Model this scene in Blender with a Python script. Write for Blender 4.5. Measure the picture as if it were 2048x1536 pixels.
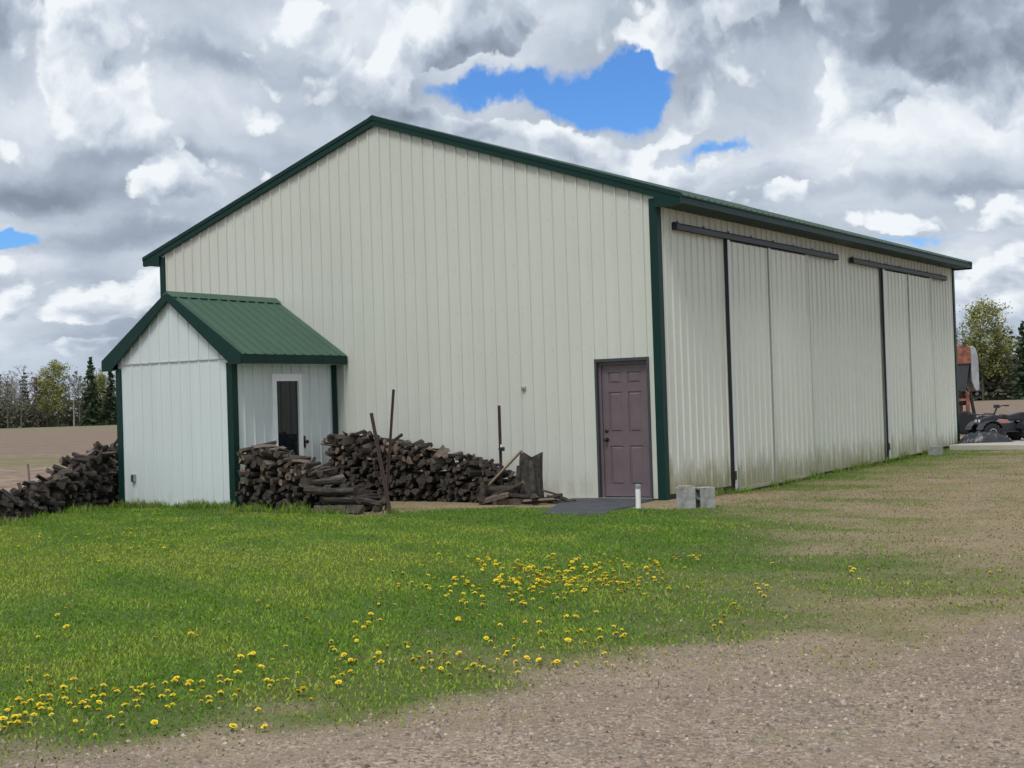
import bpy, math, random
import numpy as np
from mathutils import Vector, Matrix, noise as mnoise

for _o in list(bpy.data.objects):
    bpy.data.objects.remove(_o, do_unlink=True)
SC = bpy.context.scene
COL = SC.collection
R = math.radians

# ------------------------------------------------------------------ camera
cam_d = bpy.data.cameras.new('camera')
cam = bpy.data.objects.new('camera', cam_d)
COL.objects.link(cam)
CR = (0.83303280, 0.55231867, -0.03162972)
CU = (0.03441428, 0.00532721, 0.99939346)
CF = (-0.55215217, 0.83361604, 0.01456991)
CP = (9.7912, -18.8362, 1.5181)
cam.matrix_world = Matrix(((CR[0], CU[0], -CF[0], CP[0]), (CR[1], CU[1], -CF[1], CP[1]),
                           (CR[2], CU[2], -CF[2], CP[2]), (0, 0, 0, 1)))
cam_d.sensor_width = 36.0
cam_d.lens = 36.0 * 2817.6 / 2048
cam_d.clip_start = 0.1
cam_d.clip_end = 6000
SC.camera = cam

# ------------------------------------------------------------------ exposure
vs = SC.view_settings
vs.view_transform = 'Standard'
vs.look = 'None'
vs.exposure = 0.1
vs.gamma = 1.0
vs.use_curve_mapping = False
SC.render.engine = 'CYCLES'
SC.cycles.max_bounces = 4
SC.cycles.diffuse_bounces = 2
SC.cycles.glossy_bounces = 2
SC.cycles.use_adaptive_sampling = True
SC.cycles.adaptive_threshold = 0.03
SC.cycles.use_denoising = True

# ------------------------------------------------------------------ sun
SUN_EL, SUN_ROT = R(60), R(166)
sd = Vector((math.sin(SUN_ROT) * math.cos(SUN_EL), math.cos(SUN_ROT) * math.cos(SUN_EL), math.sin(SUN_EL)))
sun_d = bpy.data.lights.new('sun', 'SUN')
sun_d.energy = 2.0
sun_d.angle = R(20)
sun_d.color = (1.0, 0.965, 0.91)
sun = bpy.data.objects.new('sun', sun_d)
COL.objects.link(sun)
sun.rotation_euler = (-sd).to_track_quat('-Z', 'Y').to_euler()

# ------------------------------------------------------------------ node helper
class NT:
    def __init__(self, tree):
        self.t = tree
        self.n = tree.nodes
        self.l = tree.links
    def node(self, typ, **kw):
        nd = self.n.new(typ)
        for k, v in kw.items():
            setattr(nd, k, v)
        return nd
    def put(self, sock, v):
        if v is None:
            return
        if isinstance(v, bpy.types.NodeSocket):
            self.l.new(v, sock)
        else:
            if hasattr(sock, 'default_value') and not isinstance(v, (int, float)) and len(v) == 3 and len(getattr(sock, 'default_value')) == 4:
                v = tuple(v) + (1.0,)
            sock.default_value = v
    def math(self, op, a, b=None, c=None, clamp=False):
        nd = self.node('ShaderNodeMath', operation=op, use_clamp=clamp)
        for i, v in enumerate((a, b, c)):
            if v is not None:
                self.put(nd.inputs[i], v)
        return nd.outputs[0]
    def vmath(self, op, a, b=None, out=0):
        nd = self.node('ShaderNodeVectorMath', operation=op)
        self.put(nd.inputs[0], a)
        if b is not None:
            if op == 'SCALE':
                self.put(nd.inputs['Scale'], b)
            else:
                self.put(nd.inputs[1], b)
        return nd.outputs[out]
    def noise(self, vec, scale, detail=4, rough=0.55, dist=0.0, col=False):
        nd = self.node('ShaderNodeTexNoise')
        if vec is not None:
            self.put(nd.inputs['Vector'], vec)
        nd.inputs['Scale'].default_value = scale
        nd.inputs['Detail'].default_value = detail
        nd.inputs['Roughness'].default_value = rough
        nd.inputs['Distortion'].default_value = dist
        return nd.outputs['Color' if col else 'Fac']
    def ss(self, v, a, b, lo=0.0, hi=1.0, smooth=True):
        nd = self.node('ShaderNodeMapRange', interpolation_type='SMOOTHSTEP' if smooth else 'LINEAR')
        nd.clamp = True
        self.put(nd.inputs[0], v)
        for i, q in enumerate((a, b, lo, hi)):
            nd.inputs[i + 1].default_value = q
        return nd.outputs[0]
    def mix(self, fac, a, b, blend='MIX'):
        nd = self.node('ShaderNodeMix', data_type='RGBA', blend_type=blend)
        self.put(nd.inputs[0], fac)
        self.put(nd.inputs[6], a)
        self.put(nd.inputs[7], b)
        return nd.outputs[2]
    def ramp(self, fac, stops):
        nd = self.node('ShaderNodeValToRGB')
        e = nd.color_ramp.elements
        while len(e) < len(stops):
            e.new(0.5)
        for i, (p, c) in enumerate(stops):
            e[i].position = p
            e[i].color = tuple(c) + (1.0,)
        self.put(nd.inputs[0], fac)
        return nd.outputs[0]

# ------------------------------------------------------------------ world: blue sky behind broken cumulus
def build_world():
    w = bpy.data.worlds.new('World')
    SC.world = w
    w.use_nodes = True
    w.cycles.sampling_method = 'MANUAL'
    w.cycles.sample_map_resolution = 512
    nt = NT(w.node_tree)
    nt.n.clear()
    out = nt.node('ShaderNodeOutputWorld')
    bg = nt.node('ShaderNodeBackground')
    STR = 0.1
    bg.inputs[1].default_value = STR
    nt.l.new(bg.outputs[0], out.inputs[0])
    sky = nt.node('ShaderNodeTexSky', sky_type='NISHITA')
    sky.sun_disc = False
    sky.sun_elevation = SUN_EL
    sky.sun_rotation = SUN_ROT
    sky.air_density = 1.0
    sky.dust_density = 0.2
    sky.ozone_density = 3.0
    tc = nt.node('ShaderNodeTexCoord')
    d = nt.vmath('NORMALIZE', tc.outputs['Generated'])
    sep = nt.node('ShaderNodeSeparateXYZ')
    nt.l.new(d, sep.inputs[0])
    z = nt.math('MAXIMUM', sep.outputs[2], 0.0)
    lz = nt.math('MULTIPLY', nt.math('LOGARITHM', nt.math('ADD', z, 0.08), math.e), 0.25)
    cb = nt.node('ShaderNodeCombineXYZ')
    nt.l.new(sep.outputs[0], cb.inputs[0])
    nt.l.new(sep.outputs[1], cb.inputs[1])
    nt.l.new(lz, cb.inputs[2])
    q0 = cb.outputs[0]
    # warp so that edges billow
    w1 = nt.vmath('SUBTRACT', nt.noise(q0, 7.0, 2, 0.5, 0.0, col=True), (0.5, 0.5, 0.5))
    w2 = nt.vmath('SUBTRACT', nt.noise(q0, 30.0, 4, 0.6, 0.0, col=True), (0.5, 0.5, 0.5))
    q = nt.vmath('ADD', q0, nt.vmath('ADD', nt.vmath('SCALE', w1, 0.06), nt.vmath('SCALE', w2, 0.030)))
    ST = (1.0, 1.0, 1.35)

    def blob(c, sx, sz, amp, vec=q):
        v = nt.vmath('SUBTRACT', vec, c)
        v = nt.vmath('MULTIPLY', v, (1 / sx, 1 / sx, 1 / sz))
        ln = nt.vmath('LENGTH', v, out=1)
        return nt.ss(ln, 0.0, 1.0, amp, 0.0)
    def total(lst):
        s = lst[0]
        for x in lst[1:]:
            s = nt.math('ADD', s, x)
        return s
    def field(vec):
        v = nt.vmath('MULTIPLY', vec, ST)
        a = nt.noise(v, 4.2, 2, 0.5)
        b = nt.noise(v, 11.0, 8, 0.60)
        nd = nt.node('ShaderNodeTexVoronoi', feature='F1')
        nd.inputs['Scale'].default_value = 12.0
        nd.inputs['Detail'].default_value = 2.0
        nd.inputs['Roughness'].default_value = 0.45
        nd.inputs['Lacunarity'].default_value = 2.3
        nt.put(nd.inputs['Vector'], v)
        pf = nt.math('SUBTRACT', 1.0, nd.outputs['Distance'])
        s = nt.math('MULTIPLY', a, 0.46)
        s = nt.math('ADD', s, nt.math('MULTIPLY', b, 0.32))
        return nt.math('ADD', s, nt.math('MULTIPLY', pf, 0.30))
    # gaps of clear sky (direction, size)
    holes = total([
        blob((-0.490, 0.847, -0.306), 0.078, 0.036, 0.40),
        blob((-0.552, 0.800, -0.306), 0.078, 0.021, 0.42),
        blob((-0.462, 0.862, -0.298), 0.050, 0.026, 0.24),
        blob((-0.425, 0.885, -0.342), 0.080, 0.014, 0.30),
        blob((-0.390, 0.907, -0.362), 0.060, 0.012, 0.22),
        blob((-0.622, 0.732, -0.248), 0.028, 0.010, 0.34),
        blob((-0.800, 0.585, -0.402), 0.065, 0.018, 0.46),
        blob((-0.300, 0.940, -0.425), 0.100, 0.014, 0.30),
        blob((-0.780, 0.600, -0.500), 0.220, 0.020, 0.30),
    ])
    vv = nt.vmath('MULTIPLY', q, ST)
    n1 = nt.noise(nt.vmath('ADD', vv, (1.7, 4.2, 0.9)), 6.5, 8, 0.60)
    dens1 = nt.math('SUBTRACT', nt.math('ADD', nt.math('MULTIPLY', n1, 0.9), 0.33), holes)
    cover1 = nt.ss(dens1, 0.47, 0.60)
    # nearer heaps with crisp edges; light by comparing with the cloud a little higher
    f0 = field(q)
    dens2 = nt.math('SUBTRACT', f0, nt.math('MULTIPLY', holes, 0.62))
    TH = 0.438
    cover2 = nt.ss(dens2, TH, TH + 0.045)
    f1 = field(nt.vmath('ADD', q, (-0.006, -0.006, 0.015)))
    relief = nt.math('SUBTRACT', f0, f1)
    # grey flat undersides
    nl = nt.noise(nt.vmath('ADD', nt.vmath('MULTIPLY', q, (1.0, 1.0, 2.6)), (7.0, 2.0, 5.0)), 5.0, 5, 0.52, 0.25)
    dark = total([
        blob((-0.300, 0.925, -0.268), 0.30, 0.055, 0.62),
        blob((-0.235, 0.950, -0.300), 0.13, 0.030, 0.22),
        blob((-0.605, 0.758, -0.305), 0.10, 0.026, 0.42),
        blob((-0.680, 0.700, -0.288), 0.09, 0.016, 0.30),
        blob((-0.785, 0.600, -0.366), 0.090, 0.020, 0.50),
        blob((-0.740, 0.640, -0.405), 0.13, 0.018, 0.34),
        blob((-0.730, 0.660, -0.345), 0.12, 0.012, 0.26),
        blob((-0.260, 0.940, -0.378), 0.16, 0.014, 0.30),
    ])
    lit = total([
        blob((-0.740, 0.640, -0.318), 0.13, 0.036, 0.34),
        blob((-0.480, 0.855, -0.365), 0.13, 0.030, 0.30),
        blob((-0.640, 0.735, -0.262), 0.16, 0.022, 0.18),
        blob((-0.250, 0.940, -0.345), 0.11, 0.022, 0.26),
        blob((-0.790, 0.590, -0.425), 0.08, 0.016, 0.25),
    ])
    bands = nt.math('SUBTRACT', nl, 0.5)
    RAMP = [(0.0, (0.225, 0.270, 0.335)), (0.34, (0.345, 0.405, 0.495)), (0.66, (0.55, 0.61, 0.695)), (1.0, (0.82, 0.865, 0.90))]
    k = 1.0 / STR
    def shade(base):
        return nt.vmath('SCALE', nt.ramp(nt.math('ADD', nt.math('SUBTRACT', base, dark), lit), RAMP), k)
    br1 = nt.math('SUBTRACT', 0.60, nt.math('MULTIPLY', bands, 1.7))
    br1 = nt.math('ADD', br1, nt.math('MULTIPLY', nt.math('SUBTRACT', n1, 0.5), 0.5))
    br2 = nt.math('ADD', 0.84, nt.math('MULTIPLY', relief, 4.6))
    br2 = nt.math('SUBTRACT', br2, nt.math('MULTIPLY', nt.math('MAXIMUM', nt.math('SUBTRACT', dens2, TH), 0.0), 2.2))
    br2 = nt.math('SUBTRACT', br2, nt.math('MULTIPLY', bands, 0.8))
    c1, c2 = shade(br1), shade(br2)
    # deeper blue of the gaps
    blue = nt.mix(1.0, sky.outputs[0], (0.52, 0.86, 1.30), 'MULTIPLY')
    col = nt.mix(cover1, blue, c1)
    col = nt.mix(cover2, col, c2)
    # pale air low over the fields
    hz = nt.ss(z, 0.0, 0.07, 0.40, 0.0)
    col = nt.mix(hz, col, (0.60 * k, 0.70 * k, 0.82 * k))
    nt.l.new(col, bg.inputs[0])
build_world()

# ------------------------------------------------------------------ mesh helpers
class MB:
    def __init__(self):
        self.v, self.f, self.m = [], [], []
    def face(self, pts, m=0):
        i = len(self.v)
        self.v.extend([tuple(p) for p in pts])
        self.f.append(tuple(range(i, i + len(pts))))
        self.m.append(m)
    def box(self, x0, x1, y0, y1, z0, z1, m=0):
        i = len(self.v)
        self.v += [(x0, y0, z0), (x1, y0, z0), (x1, y1, z0), (x0, y1, z0), (x0, y0, z1), (x1, y0, z1), (x1, y1, z1), (x0, y1, z1)]
        for q in ((0, 3, 2, 1), (4, 5, 6, 7), (0, 1, 5, 4), (1, 2, 6, 5), (2, 3, 7, 6), (3, 0, 4, 7)):
            self.f.append(tuple(i + k for k in q)); self.m.append(m)
    def obox(self, c, ax, ay, az, hx, hy, hz, m=0):
        c, ax, ay, az = Vector(c), Vector(ax), Vector(ay), Vector(az)
        i = len(self.v)
        for sx, sy, sz in ((-1, -1, -1), (1, -1, -1), (1, 1, -1), (-1, 1, -1), (-1, -1, 1), (1, -1, 1), (1, 1, 1), (-1, 1, 1)):
            self.v.append(tuple(c + ax * (hx * sx) + ay * (hy * sy) + az * (hz * sz)))
        for q in ((0, 3, 2, 1), (4, 5, 6, 7), (0, 1, 5, 4), (1, 2, 6, 5), (2, 3, 7, 6), (3, 0, 4, 7)):
            self.f.append(tuple(i + k for k in q)); self.m.append(m)
    def prism(self, poly, ext, m=0):
        """poly: 3D points (one flat ring); ext: extrusion vector"""
        e = Vector(ext)
        a = [Vector(p) for p in poly]
        b = [p + e for p in a]
        n = len(a)
        i = len(self.v)
        self.v += [tuple(p) for p in a] + [tuple(p) for p in b]
        nrm = Vector((0, 0, 0))
        for k in range(n):
            nrm += a[k].cross(a[(k + 1) % n])
        flip = nrm.dot(e) > 0
        fs = [tuple(range(n)), tuple(reversed(range(n, 2 * n)))]
        for k in range(n):
            k2 = (k + 1) % n
            fs.append((k, n + k, n + k2, k2))
        for f in fs:
            if flip:
                f = tuple(reversed(f))
            self.f.append(tuple(i + k for k in f)); self.m.append(m)
    def tube(self, p0, p1, r0, r1=None, n=8, m=0, caps=True, mc=None):
        r1 = r0 if r1 is None else r1
        p0, p1 = Vector(p0), Vector(p1)
        d = p1 - p0
        if d.length < 1e-6:
            return
        d.normalize()
        u = d.orthogonal().normalized()
        w = d.cross(u)
        i = len(self.v)
        for p, r in ((p0, r0), (p1, r1)):
            for k in range(n):
                a = 2 * math.pi * k / n
                self.v.append(tuple(p + u * (r * math.cos(a)) + w * (r * math.sin(a))))
        for k in range(n):
            k2 = (k + 1) % n
            self.f.append((i + k, i + k2, i + n + k2, i + n + k)); self.m.append(m)
        if caps:
            mc = m if mc is None else mc
            self.f.append(tuple(i + k for k in reversed(range(n)))); self.m.append(mc)
            self.f.append(tuple(i + n + k for k in range(n))); self.m.append(mc)
    def path(self, pts, rad, n=8, m=0):
        for k in range(len(pts) - 1):
            r0 = rad[k] if isinstance(rad, (list, tuple)) else rad
            r1 = rad[k + 1] if isinstance(rad, (list, tuple)) else rad
            self.tube(pts[k], pts[k + 1], r0, r1, n, m)
    def lathe(self, c, axis, prof, n=20, m=0):
        """prof: (distance along axis, radius)"""
        c, d = Vector(c), Vector(axis).normalized()
        u = d.orthogonal().normalized(); w = d.cross(u)
        i = len(self.v)
        for s, r in prof:
            for k in range(n):
                a = 2 * math.pi * k / n
                self.v.append(tuple(c + d * s + u * (r * math.cos(a)) + w * (r * math.sin(a))))
        for j in range(len(prof) - 1):
            for k in range(n):
                k2 = (k + 1) % n
                self.f.append((i + j * n + k, i + j * n + k2, i + (j + 1) * n + k2, i + (j + 1) * n + k)); self.m.append(m)
        self.f.append(tuple(i + k for k in reversed(range(n)))); self.m.append(m)
        j = len(prof) - 1
        self.f.append(tuple(i + j * n + k for k in range(n))); self.m.append(m)
    def mesh(self, name, mats, off=(0, 0, 0), smooth=False):
        me = bpy.data.meshes.new(name)
        vv = [(a - off[0], b - off[1], c - off[2]) for a, b, c in self.v]
        me.from_pydata(vv, [], self.f)
        for mm in (mats if isinstance(mats, (list, tuple)) else [mats]):
            me.materials.append(mm)
        if any(self.m):
            me.polygons.foreach_set('material_index', self.m)
        if smooth:
            me.polygons.foreach_set('use_smooth', [True] * len(self.f))
        me.update()
        return me
    def build(self, name, mats, parent=None, off=None, smooth=False, bevel=0.0):
        if off is None:
            off = ORG.get(parent.name, (0, 0, 0)) if parent else (0, 0, 0)
        o = bpy.data.objects.new(name, self.mesh(name, mats, off, smooth))
        COL.objects.link(o)
        if parent:
            o.parent = parent
            ORG[o.name] = off
        else:
            o.location = off
            ORG[o.name] = off
        if bevel > 0:
            b = o.modifiers.new('bevel', 'BEVEL')
            b.width = bevel; b.segments = 2; b.limit_method = 'ANGLE'
        return o
ORG = {}

def tag(o, label=None, cat=None, group=None, kind=None):
    if label: o['label'] = label
    if cat: o['category'] = cat
    if group: o['group'] = group
    if kind: o['kind'] = kind
    return o
def empty(name, loc):
    o = bpy.data.objects.new(name, None)
    o.empty_display_size = 0.3
    COL.objects.link(o)
    o.location = loc
    ORG[o.name] = tuple(loc)
    return o
def np_mesh(name, verts, faces3, mats, cols=None, matidx=None):
    """fast triangle mesh from numpy arrays; cols: per-vertex rgb"""
    me = bpy.data.meshes.new(name)
    nv, nf = len(verts), len(faces3)
    k = faces3.shape[1]
    me.vertices.add(nv); me.loops.add(nf * k); me.polygons.add(nf)
    me.vertices.foreach_set('co', np.ascontiguousarray(verts, dtype=np.float32).ravel())
    me.loops.foreach_set('vertex_index', np.ascontiguousarray(faces3, dtype=np.int32).ravel())
    me.polygons.foreach_set('loop_start', np.arange(0, nf * k, k, dtype=np.int32))
    for mm in (mats if isinstance(mats, (list, tuple)) else [mats]):
        me.materials.append(mm)
    if matidx is not None:
        me.polygons.foreach_set('material_index', np.ascontiguousarray(matidx, dtype=np.int32))
    me.update(calc_edges=True)
    if cols is not None:
        a = me.attributes.new('tint', 'FLOAT_COLOR', 'POINT')
        c = np.ones((nv, 4), dtype=np.float32); c[:, :3] = cols
        a.data.foreach_set('color', c.ravel())
    return me
def link(name, me, parent=None):
    o = bpy.data.objects.new(name, me)
    COL.objects.link(o)
    if parent: o.parent = parent
    return o

# ------------------------------------------------------------------ materials
def new_mat(name):
    m = bpy.data.materials.new(name)
    m.use_nodes = True
    nt = NT(m.node_tree)
    return m, nt, nt.n['Principled BSDF']
def plain(name, col, rough=0.6, var=0.12, scale=8.0, metal=0.0, spec=0.5, bump=0.0, bscale=60.0, rnd=0.0):
    m, nt, b = new_mat(name)
    tc = nt.node('ShaderNodeTexCoord')
    f = nt.noise(tc.outputs['Object'], scale, 5, 0.6)
    k = nt.ss(f, 0.25, 0.75, 1 - var, 1 + var, smooth=False)
    c = nt.vmath('SCALE', tuple(col), k)
    if rnd > 0:
        oi = nt.node('ShaderNodeObjectInfo')
        c = nt.vmath('SCALE', c, nt.ss(oi.outputs['Random'], 0, 1, 1 - rnd, 1 + rnd, smooth=False))
    nt.l.new(c, b.inputs['Base Color'])
    b.inputs['Roughness'].default_value = rough
    b.inputs['Metallic'].default_value = metal
    b.inputs['Specular IOR Level'].default_value = spec
    if bump > 0:
        bn = nt.node('ShaderNodeBump')
        bn.inputs['Strength'].default_value = bump
        bn.inputs['Distance'].default_value = 0.01
        nt.l.new(nt.noise(tc.outputs['Object'], bscale, 4, 0.6), bn.inputs['Height'])
        nt.l.new(bn.outputs[0], b.inputs['Normal'])
    return m
def siding(name, col, stain=0.0, stain_h=0.45):
    """painted steel: faint chalking, drip streaks, algae near the ground"""
    m, nt, b = new_mat(name)
    g = nt.node('ShaderNodeNewGeometry')
    pos = g.outputs['Position']
    st = nt.vmath('MULTIPLY', pos, (3.0, 3.0, 0.22))
    s1 = nt.noise(st, 2.2, 5, 0.6)
    s2 = nt.noise(pos, 0.35, 4, 0.55)
    k = nt.math('MULTIPLY', nt.ss(s1, 0.3, 0.7, 0.98, 1.02, smooth=False), nt.ss(s2, 0.3, 0.7, 0.965, 1.03, smooth=False))
    oi = nt.node('ShaderNodeObjectInfo')
    k = nt.math('MULTIPLY', k, nt.ss(oi.outputs['Random'], 0, 1, 0.97, 1.03, smooth=False))
    c = nt.vmath('SCALE', tuple(col), k)
    if stain > 0:
        sep = nt.node('ShaderNodeSeparateXYZ'); nt.l.new(pos, sep.inputs[0])
        n3 = nt.noise(nt.vmath('MULTIPLY', pos, (7.0, 7.0, 1.3)), 1.0, 7, 0.74)
        lvl = nt.math('ADD', sep.outputs[2], nt.math('MULTIPLY', nt.math('SUBTRACT', n3, 0.5), -1.7))
        fac = nt.ss(lvl, stain_h * 0.15, stain_h, stain, 0.0)
        c = nt.mix(fac, c, (0.315, 0.30, 0.185))
    nt.l.new(c, b.inputs['Base Color'])
    b.inputs['Roughness'].default_value = 0.5
    b.inputs['Specular IOR Level'].default_value = 0.35
    return m
M = {}
M['siding'] = siding('almond siding', (0.60, 0.615, 0.550), 0.25, 0.35)
M['siding_side'] = siding('almond siding stained', (0.665, 0.68, 0.605), 0.9, 0.68)  # same paint as the gable, base lightened to make up for weaker light here
M['shed'] = siding('pale shed siding', (0.625, 0.685, 0.685), 0.12, 0.2)
M['white'] = plain('white painted trim', (0.84, 0.86, 0.88), 0.45, 0.05)
M['green'] = plain('green painted steel', (0.0065, 0.034, 0.028), 0.45, 0.10, 3.0, spec=0.2)
M['roof'] = plain('green roof steel', (0.046, 0.104, 0.066), 0.45, 0.10, 1.2, spec=0.4)
M['black'] = plain('black trim', (0.018, 0.020, 0.022), 0.5, 0.15)
M['track'] = plain('weathered track steel', (0.045, 0.055, 0.060), 0.55, 0.2)
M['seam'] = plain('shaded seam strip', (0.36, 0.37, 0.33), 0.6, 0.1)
M['core'] = plain('dark interior', (0.03, 0.03, 0.03), 0.8, 0.1)
M['door'] = plain('mauve door paint', (0.150, 0.112, 0.124), 0.5, 0.14, 3.0)
M['metal'] = plain('dark metal', (0.05, 0.047, 0.045), 0.4, 0.2, metal=0.7)
M['galv'] = plain('galvanised steel', (0.36, 0.38, 0.40), 0.45, 0.12, metal=0.6)
M['rust'] = plain('rusty steel', (0.075, 0.045, 0.042), 0.75, 0.35, 30.0)
M['concrete'] = plain('weathered concrete', (0.31, 0.31, 0.30), 0.9, 0.45, 11.0, bump=0.5, bscale=70)
M['slab'] = plain('pale concrete slab', (0.46, 0.43, 0.37), 0.9, 0.15, 1.5, bump=0.3)
M['mat'] = plain('dark asphalt pad', (0.058, 0.062, 0.070), 0.85, 0.5, 6.0, bump=0.6, bscale=90)
M['pvc'] = plain('white pipe', (0.86, 0.86, 0.84), 0.35, 0.04)
M['tan'] = plain('dry board', (0.36, 0.275, 0.19), 0.8, 0.25, 12.0)
M['orange'] = plain('faded orange paint', (0.27, 0.105, 0.068), 0.75, 0.75, 7.0)
M['grey'] = plain('grey tank paint', (0.36, 0.38, 0.40), 0.6, 0.28, 4.0)
M['rubber'] = plain('tyre rubber', (0.018, 0.018, 0.019), 0.85, 0.2)
M['plastic'] = plain('black plastic', (0.022, 0.025, 0.032), 0.4, 0.15)
M['pinkred'] = plain('faded red plastic', (0.42, 0.20, 0.19), 0.45, 0.15)
M['stake'] = plain('weathered stake', (0.20, 0.16, 0.13), 0.85, 0.2)
def glass_mat():
    m, nt, b = new_mat('dark window glass')
    b.inputs['Base Color'].default_value = (0.012, 0.016, 0.020, 1)
    b.inputs['Roughness'].default_value = 0.04
    b.inputs['Specular IOR Level'].default_value = 0.5
    return m
M['glass'] = glass_mat()
def log_mats():
    m, nt, b = new_mat('log bark')
    tc = nt.node('ShaderNodeTexCoord'); oi = nt.node('ShaderNodeObjectInfo')
    v = nt.vmath('MULTIPLY', tc.outputs['Object'], (34.0, 34.0, 7.0))
    f = nt.noise(v, 1.0, 5, 0.7)
    c = nt.ramp(f, [(0.3, (0.008, 0.0065, 0.006)), (0.52, (0.036, 0.030, 0.026)), (0.72, (0.125, 0.110, 0.098))])
    tone = nt.ramp(oi.outputs['Random'], [(0.0, (0.55, 0.50, 0.48)), (0.45, (1.0, 0.92, 0.86)), (0.75, (1.25, 1.2, 1.18)), (0.9, (1.9, 1.55, 1.30)), (1.0, (2.6, 2.45, 2.3))])
    c = nt.mix(1.0, c, tone, 'MULTIPLY')
    nt.l.new(c, b.inputs['Base Color']); b.inputs['Roughness'].default_value = 0.9
    bn = nt.node('ShaderNodeBump'); bn.inputs['Strength'].default_value = 1.0; bn.inputs['Distance'].default_value = 0.015
    nt.l.new(f, bn.inputs['Height']); nt.l.new(bn.outputs[0], b.inputs['Normal'])
    m2, nt, b = new_mat('log end grain')
    tc = nt.node('ShaderNodeTexCoord'); oi = nt.node('ShaderNodeObjectInfo')
    flat = nt.vmath('MULTIPLY', tc.outputs['Object'], (1.0, 1.0, 0.0))
    rad = nt.vmath('LENGTH', flat, out=1)
    ring = nt.math('SINE', nt.math('ADD', nt.math('MULTIPLY', rad, 650.0), nt.math('MULTIPLY', nt.noise(flat, 30.0, 3, 0.6), 6.0)))
    f = nt.noise(tc.outputs['Object'], 30.0, 4, 0.65)
    f = nt.math('ADD', f, nt.math('MULTIPLY', ring, 0.06))
    c = nt.ramp(f, [(0.25, (0.022, 0.018, 0.015)), (0.55, (0.072, 0.060, 0.050)), (0.8, (0.15, 0.125, 0.102))])
    tone = nt.ramp(nt.math('FRACT', nt.math('MULTIPLY', oi.outputs['Random'], 7.31)), [(0.0, (0.55, 0.53, 0.52)), (0.4, (1.05, 1.0, 0.96)), (0.7, (2.0, 1.85, 1.68)), (0.9, (3.2, 2.7, 2.2)), (1.0, (5.6, 4.9, 4.1))])
    c = nt.mix(1.0, c, tone, 'MULTIPLY')
    nt.l.new(c, b.inputs['Base Color']); b.inputs['Roughness'].default_value = 0.9
    m3 = plain('split wood face', (0.125, 0.098, 0.078), 0.9, 0.55, 22.0, rnd=0.6)
    return m, m2, m3
M['bark'], M['endgrain'], M['split'] = log_mats()

# ------------------------------------------------------------------ terrain
def vnoise(x, y, s, seed=0):
    x = np.asarray(x, dtype=np.float64) * s + seed * 17.31
    y = np.asarray(y, dtype=np.float64) * s - seed * 9.17
    xi, yi = np.floor(x), np.floor(y)
    fx, fy = x - xi, y - yi
    fx, fy = fx * fx * (3 - 2 * fx), fy * fy * (3 - 2 * fy)
    def h(a, b):
        v = np.sin(a * 127.1 + b * 311.7 + seed * 74.7) * 43758.5453
        return v - np.floor(v)
    return (h(xi, yi) * (1 - fx) * (1 - fy) + h(xi + 1, yi) * fx * (1 - fy) + h(xi, yi + 1) * (1 - fx) * fy + h(xi + 1, yi + 1) * fx * fy)
def fbm(x, y, s, o=4, seed=0, g=0.55):
    t, a, n = 0, 1.0, 0.0
    for k in range(o):
        t = t + a * vnoise(x, y, s * 2 ** k, seed + k); n += a; a *= g
    return t / n
def sstep(a, b, v):
    t = np.clip((v - a) / (b - a), 0, 1)
    return t * t * (3 - 2 * t)
def height(x, y):
    x, y = np.asarray(x, float), np.asarray(y, float)
    hy = np.interp(y, [-30, 0, 2.4, 6, 10, 15, 25, 60], [0, 0, -0.04, 0.0, 0.07, 0.19, 0.25, 0.25])
    wx = sstep(-12, -3, x)
    near = np.exp(-((x - 0) ** 2 + (y + 8) ** 2) / 900.0)
    return hy * wx + near * ((fbm(x, y, 0.35, 3, 3) - 0.5) * 0.07 + (fbm(x, y, 2.0, 2, 8) - 0.5) * 0.018)
def zones(x, y):
    """green cover, gravel and tilled-field amounts of the ground at (x, y)"""
    n1 = fbm(x, y, 0.45, 4, 11) - 0.5
    n2 = fbm(x, y, 1.7, 4, 23) - 0.5
    xb = np.interp(y, [-40, -22, -14.76, -13.5, -12.4, -11, -9.9, -8.4, -5, 0, 40], [1.5, 3.4, 5.0, 5.7, 6.25, 6.65, 7.3, 8.1, 9.6, 10.8, 12])
    gravel = sstep(-0.9, 0.7, x - xb + n1 * 2.0 + n2 * 1.5)
    xd = np.interp(y, [-40, -16, -14, -12.4, -11, -9, -7, -5, -3, -1.5, -0.5, 3, 14], [1.2, 3.3, 4.2, 4.9, 5.0, 4.7, 4.2, 3.3, 2.2, 1.2, -0.2, -0.4, 0.0])
    dry = sstep(-1.6, 2.0, x - xd + n1 * 2.6 + n2 * 1.6)
    pile = sstep(-2.0, -1.0, y + n2 * 1.2) * sstep(-6.6, -5.4, x) * sstep(1.6, 0.6, x) * sstep(3.0, 1.0, y)
    pileA = sstep(-3.75, -3.2, y + n2 * 0.8) * sstep(-6.3, -5.8, x) * sstep(-2.2, -3.2, x) * sstep(0, -1, y)
    bare = sstep(1.2, 4.0, x - xd + n1 * 2.0 + n2 * 2.2)
    green = (1 - 0.66 * dry - 0.15 * bare * dry) * (1 - 0.85 * pile) * (1 - 0.7 * pileA)
    tuft = sstep(-0.06, 0.24, fbm(x * .55, y * 1.2, 1.1, 4, 37) - 0.5 + n1 * 0.4)
    green = np.clip(green + 0.26 * dry * tuft, 0, 1) * (1 - 0.94 * gravel)
    f1 = sstep(0.4, -0.4, x - (-9.75 - 0.36 * (y + 2.75)) + n2 * 0.8)
    f2 = sstep(18.5, 21.0, y + n2 * 2)
    field = np.maximum(f1, f2)
    return green * (1 - field), gravel * (1 - field), field

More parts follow.
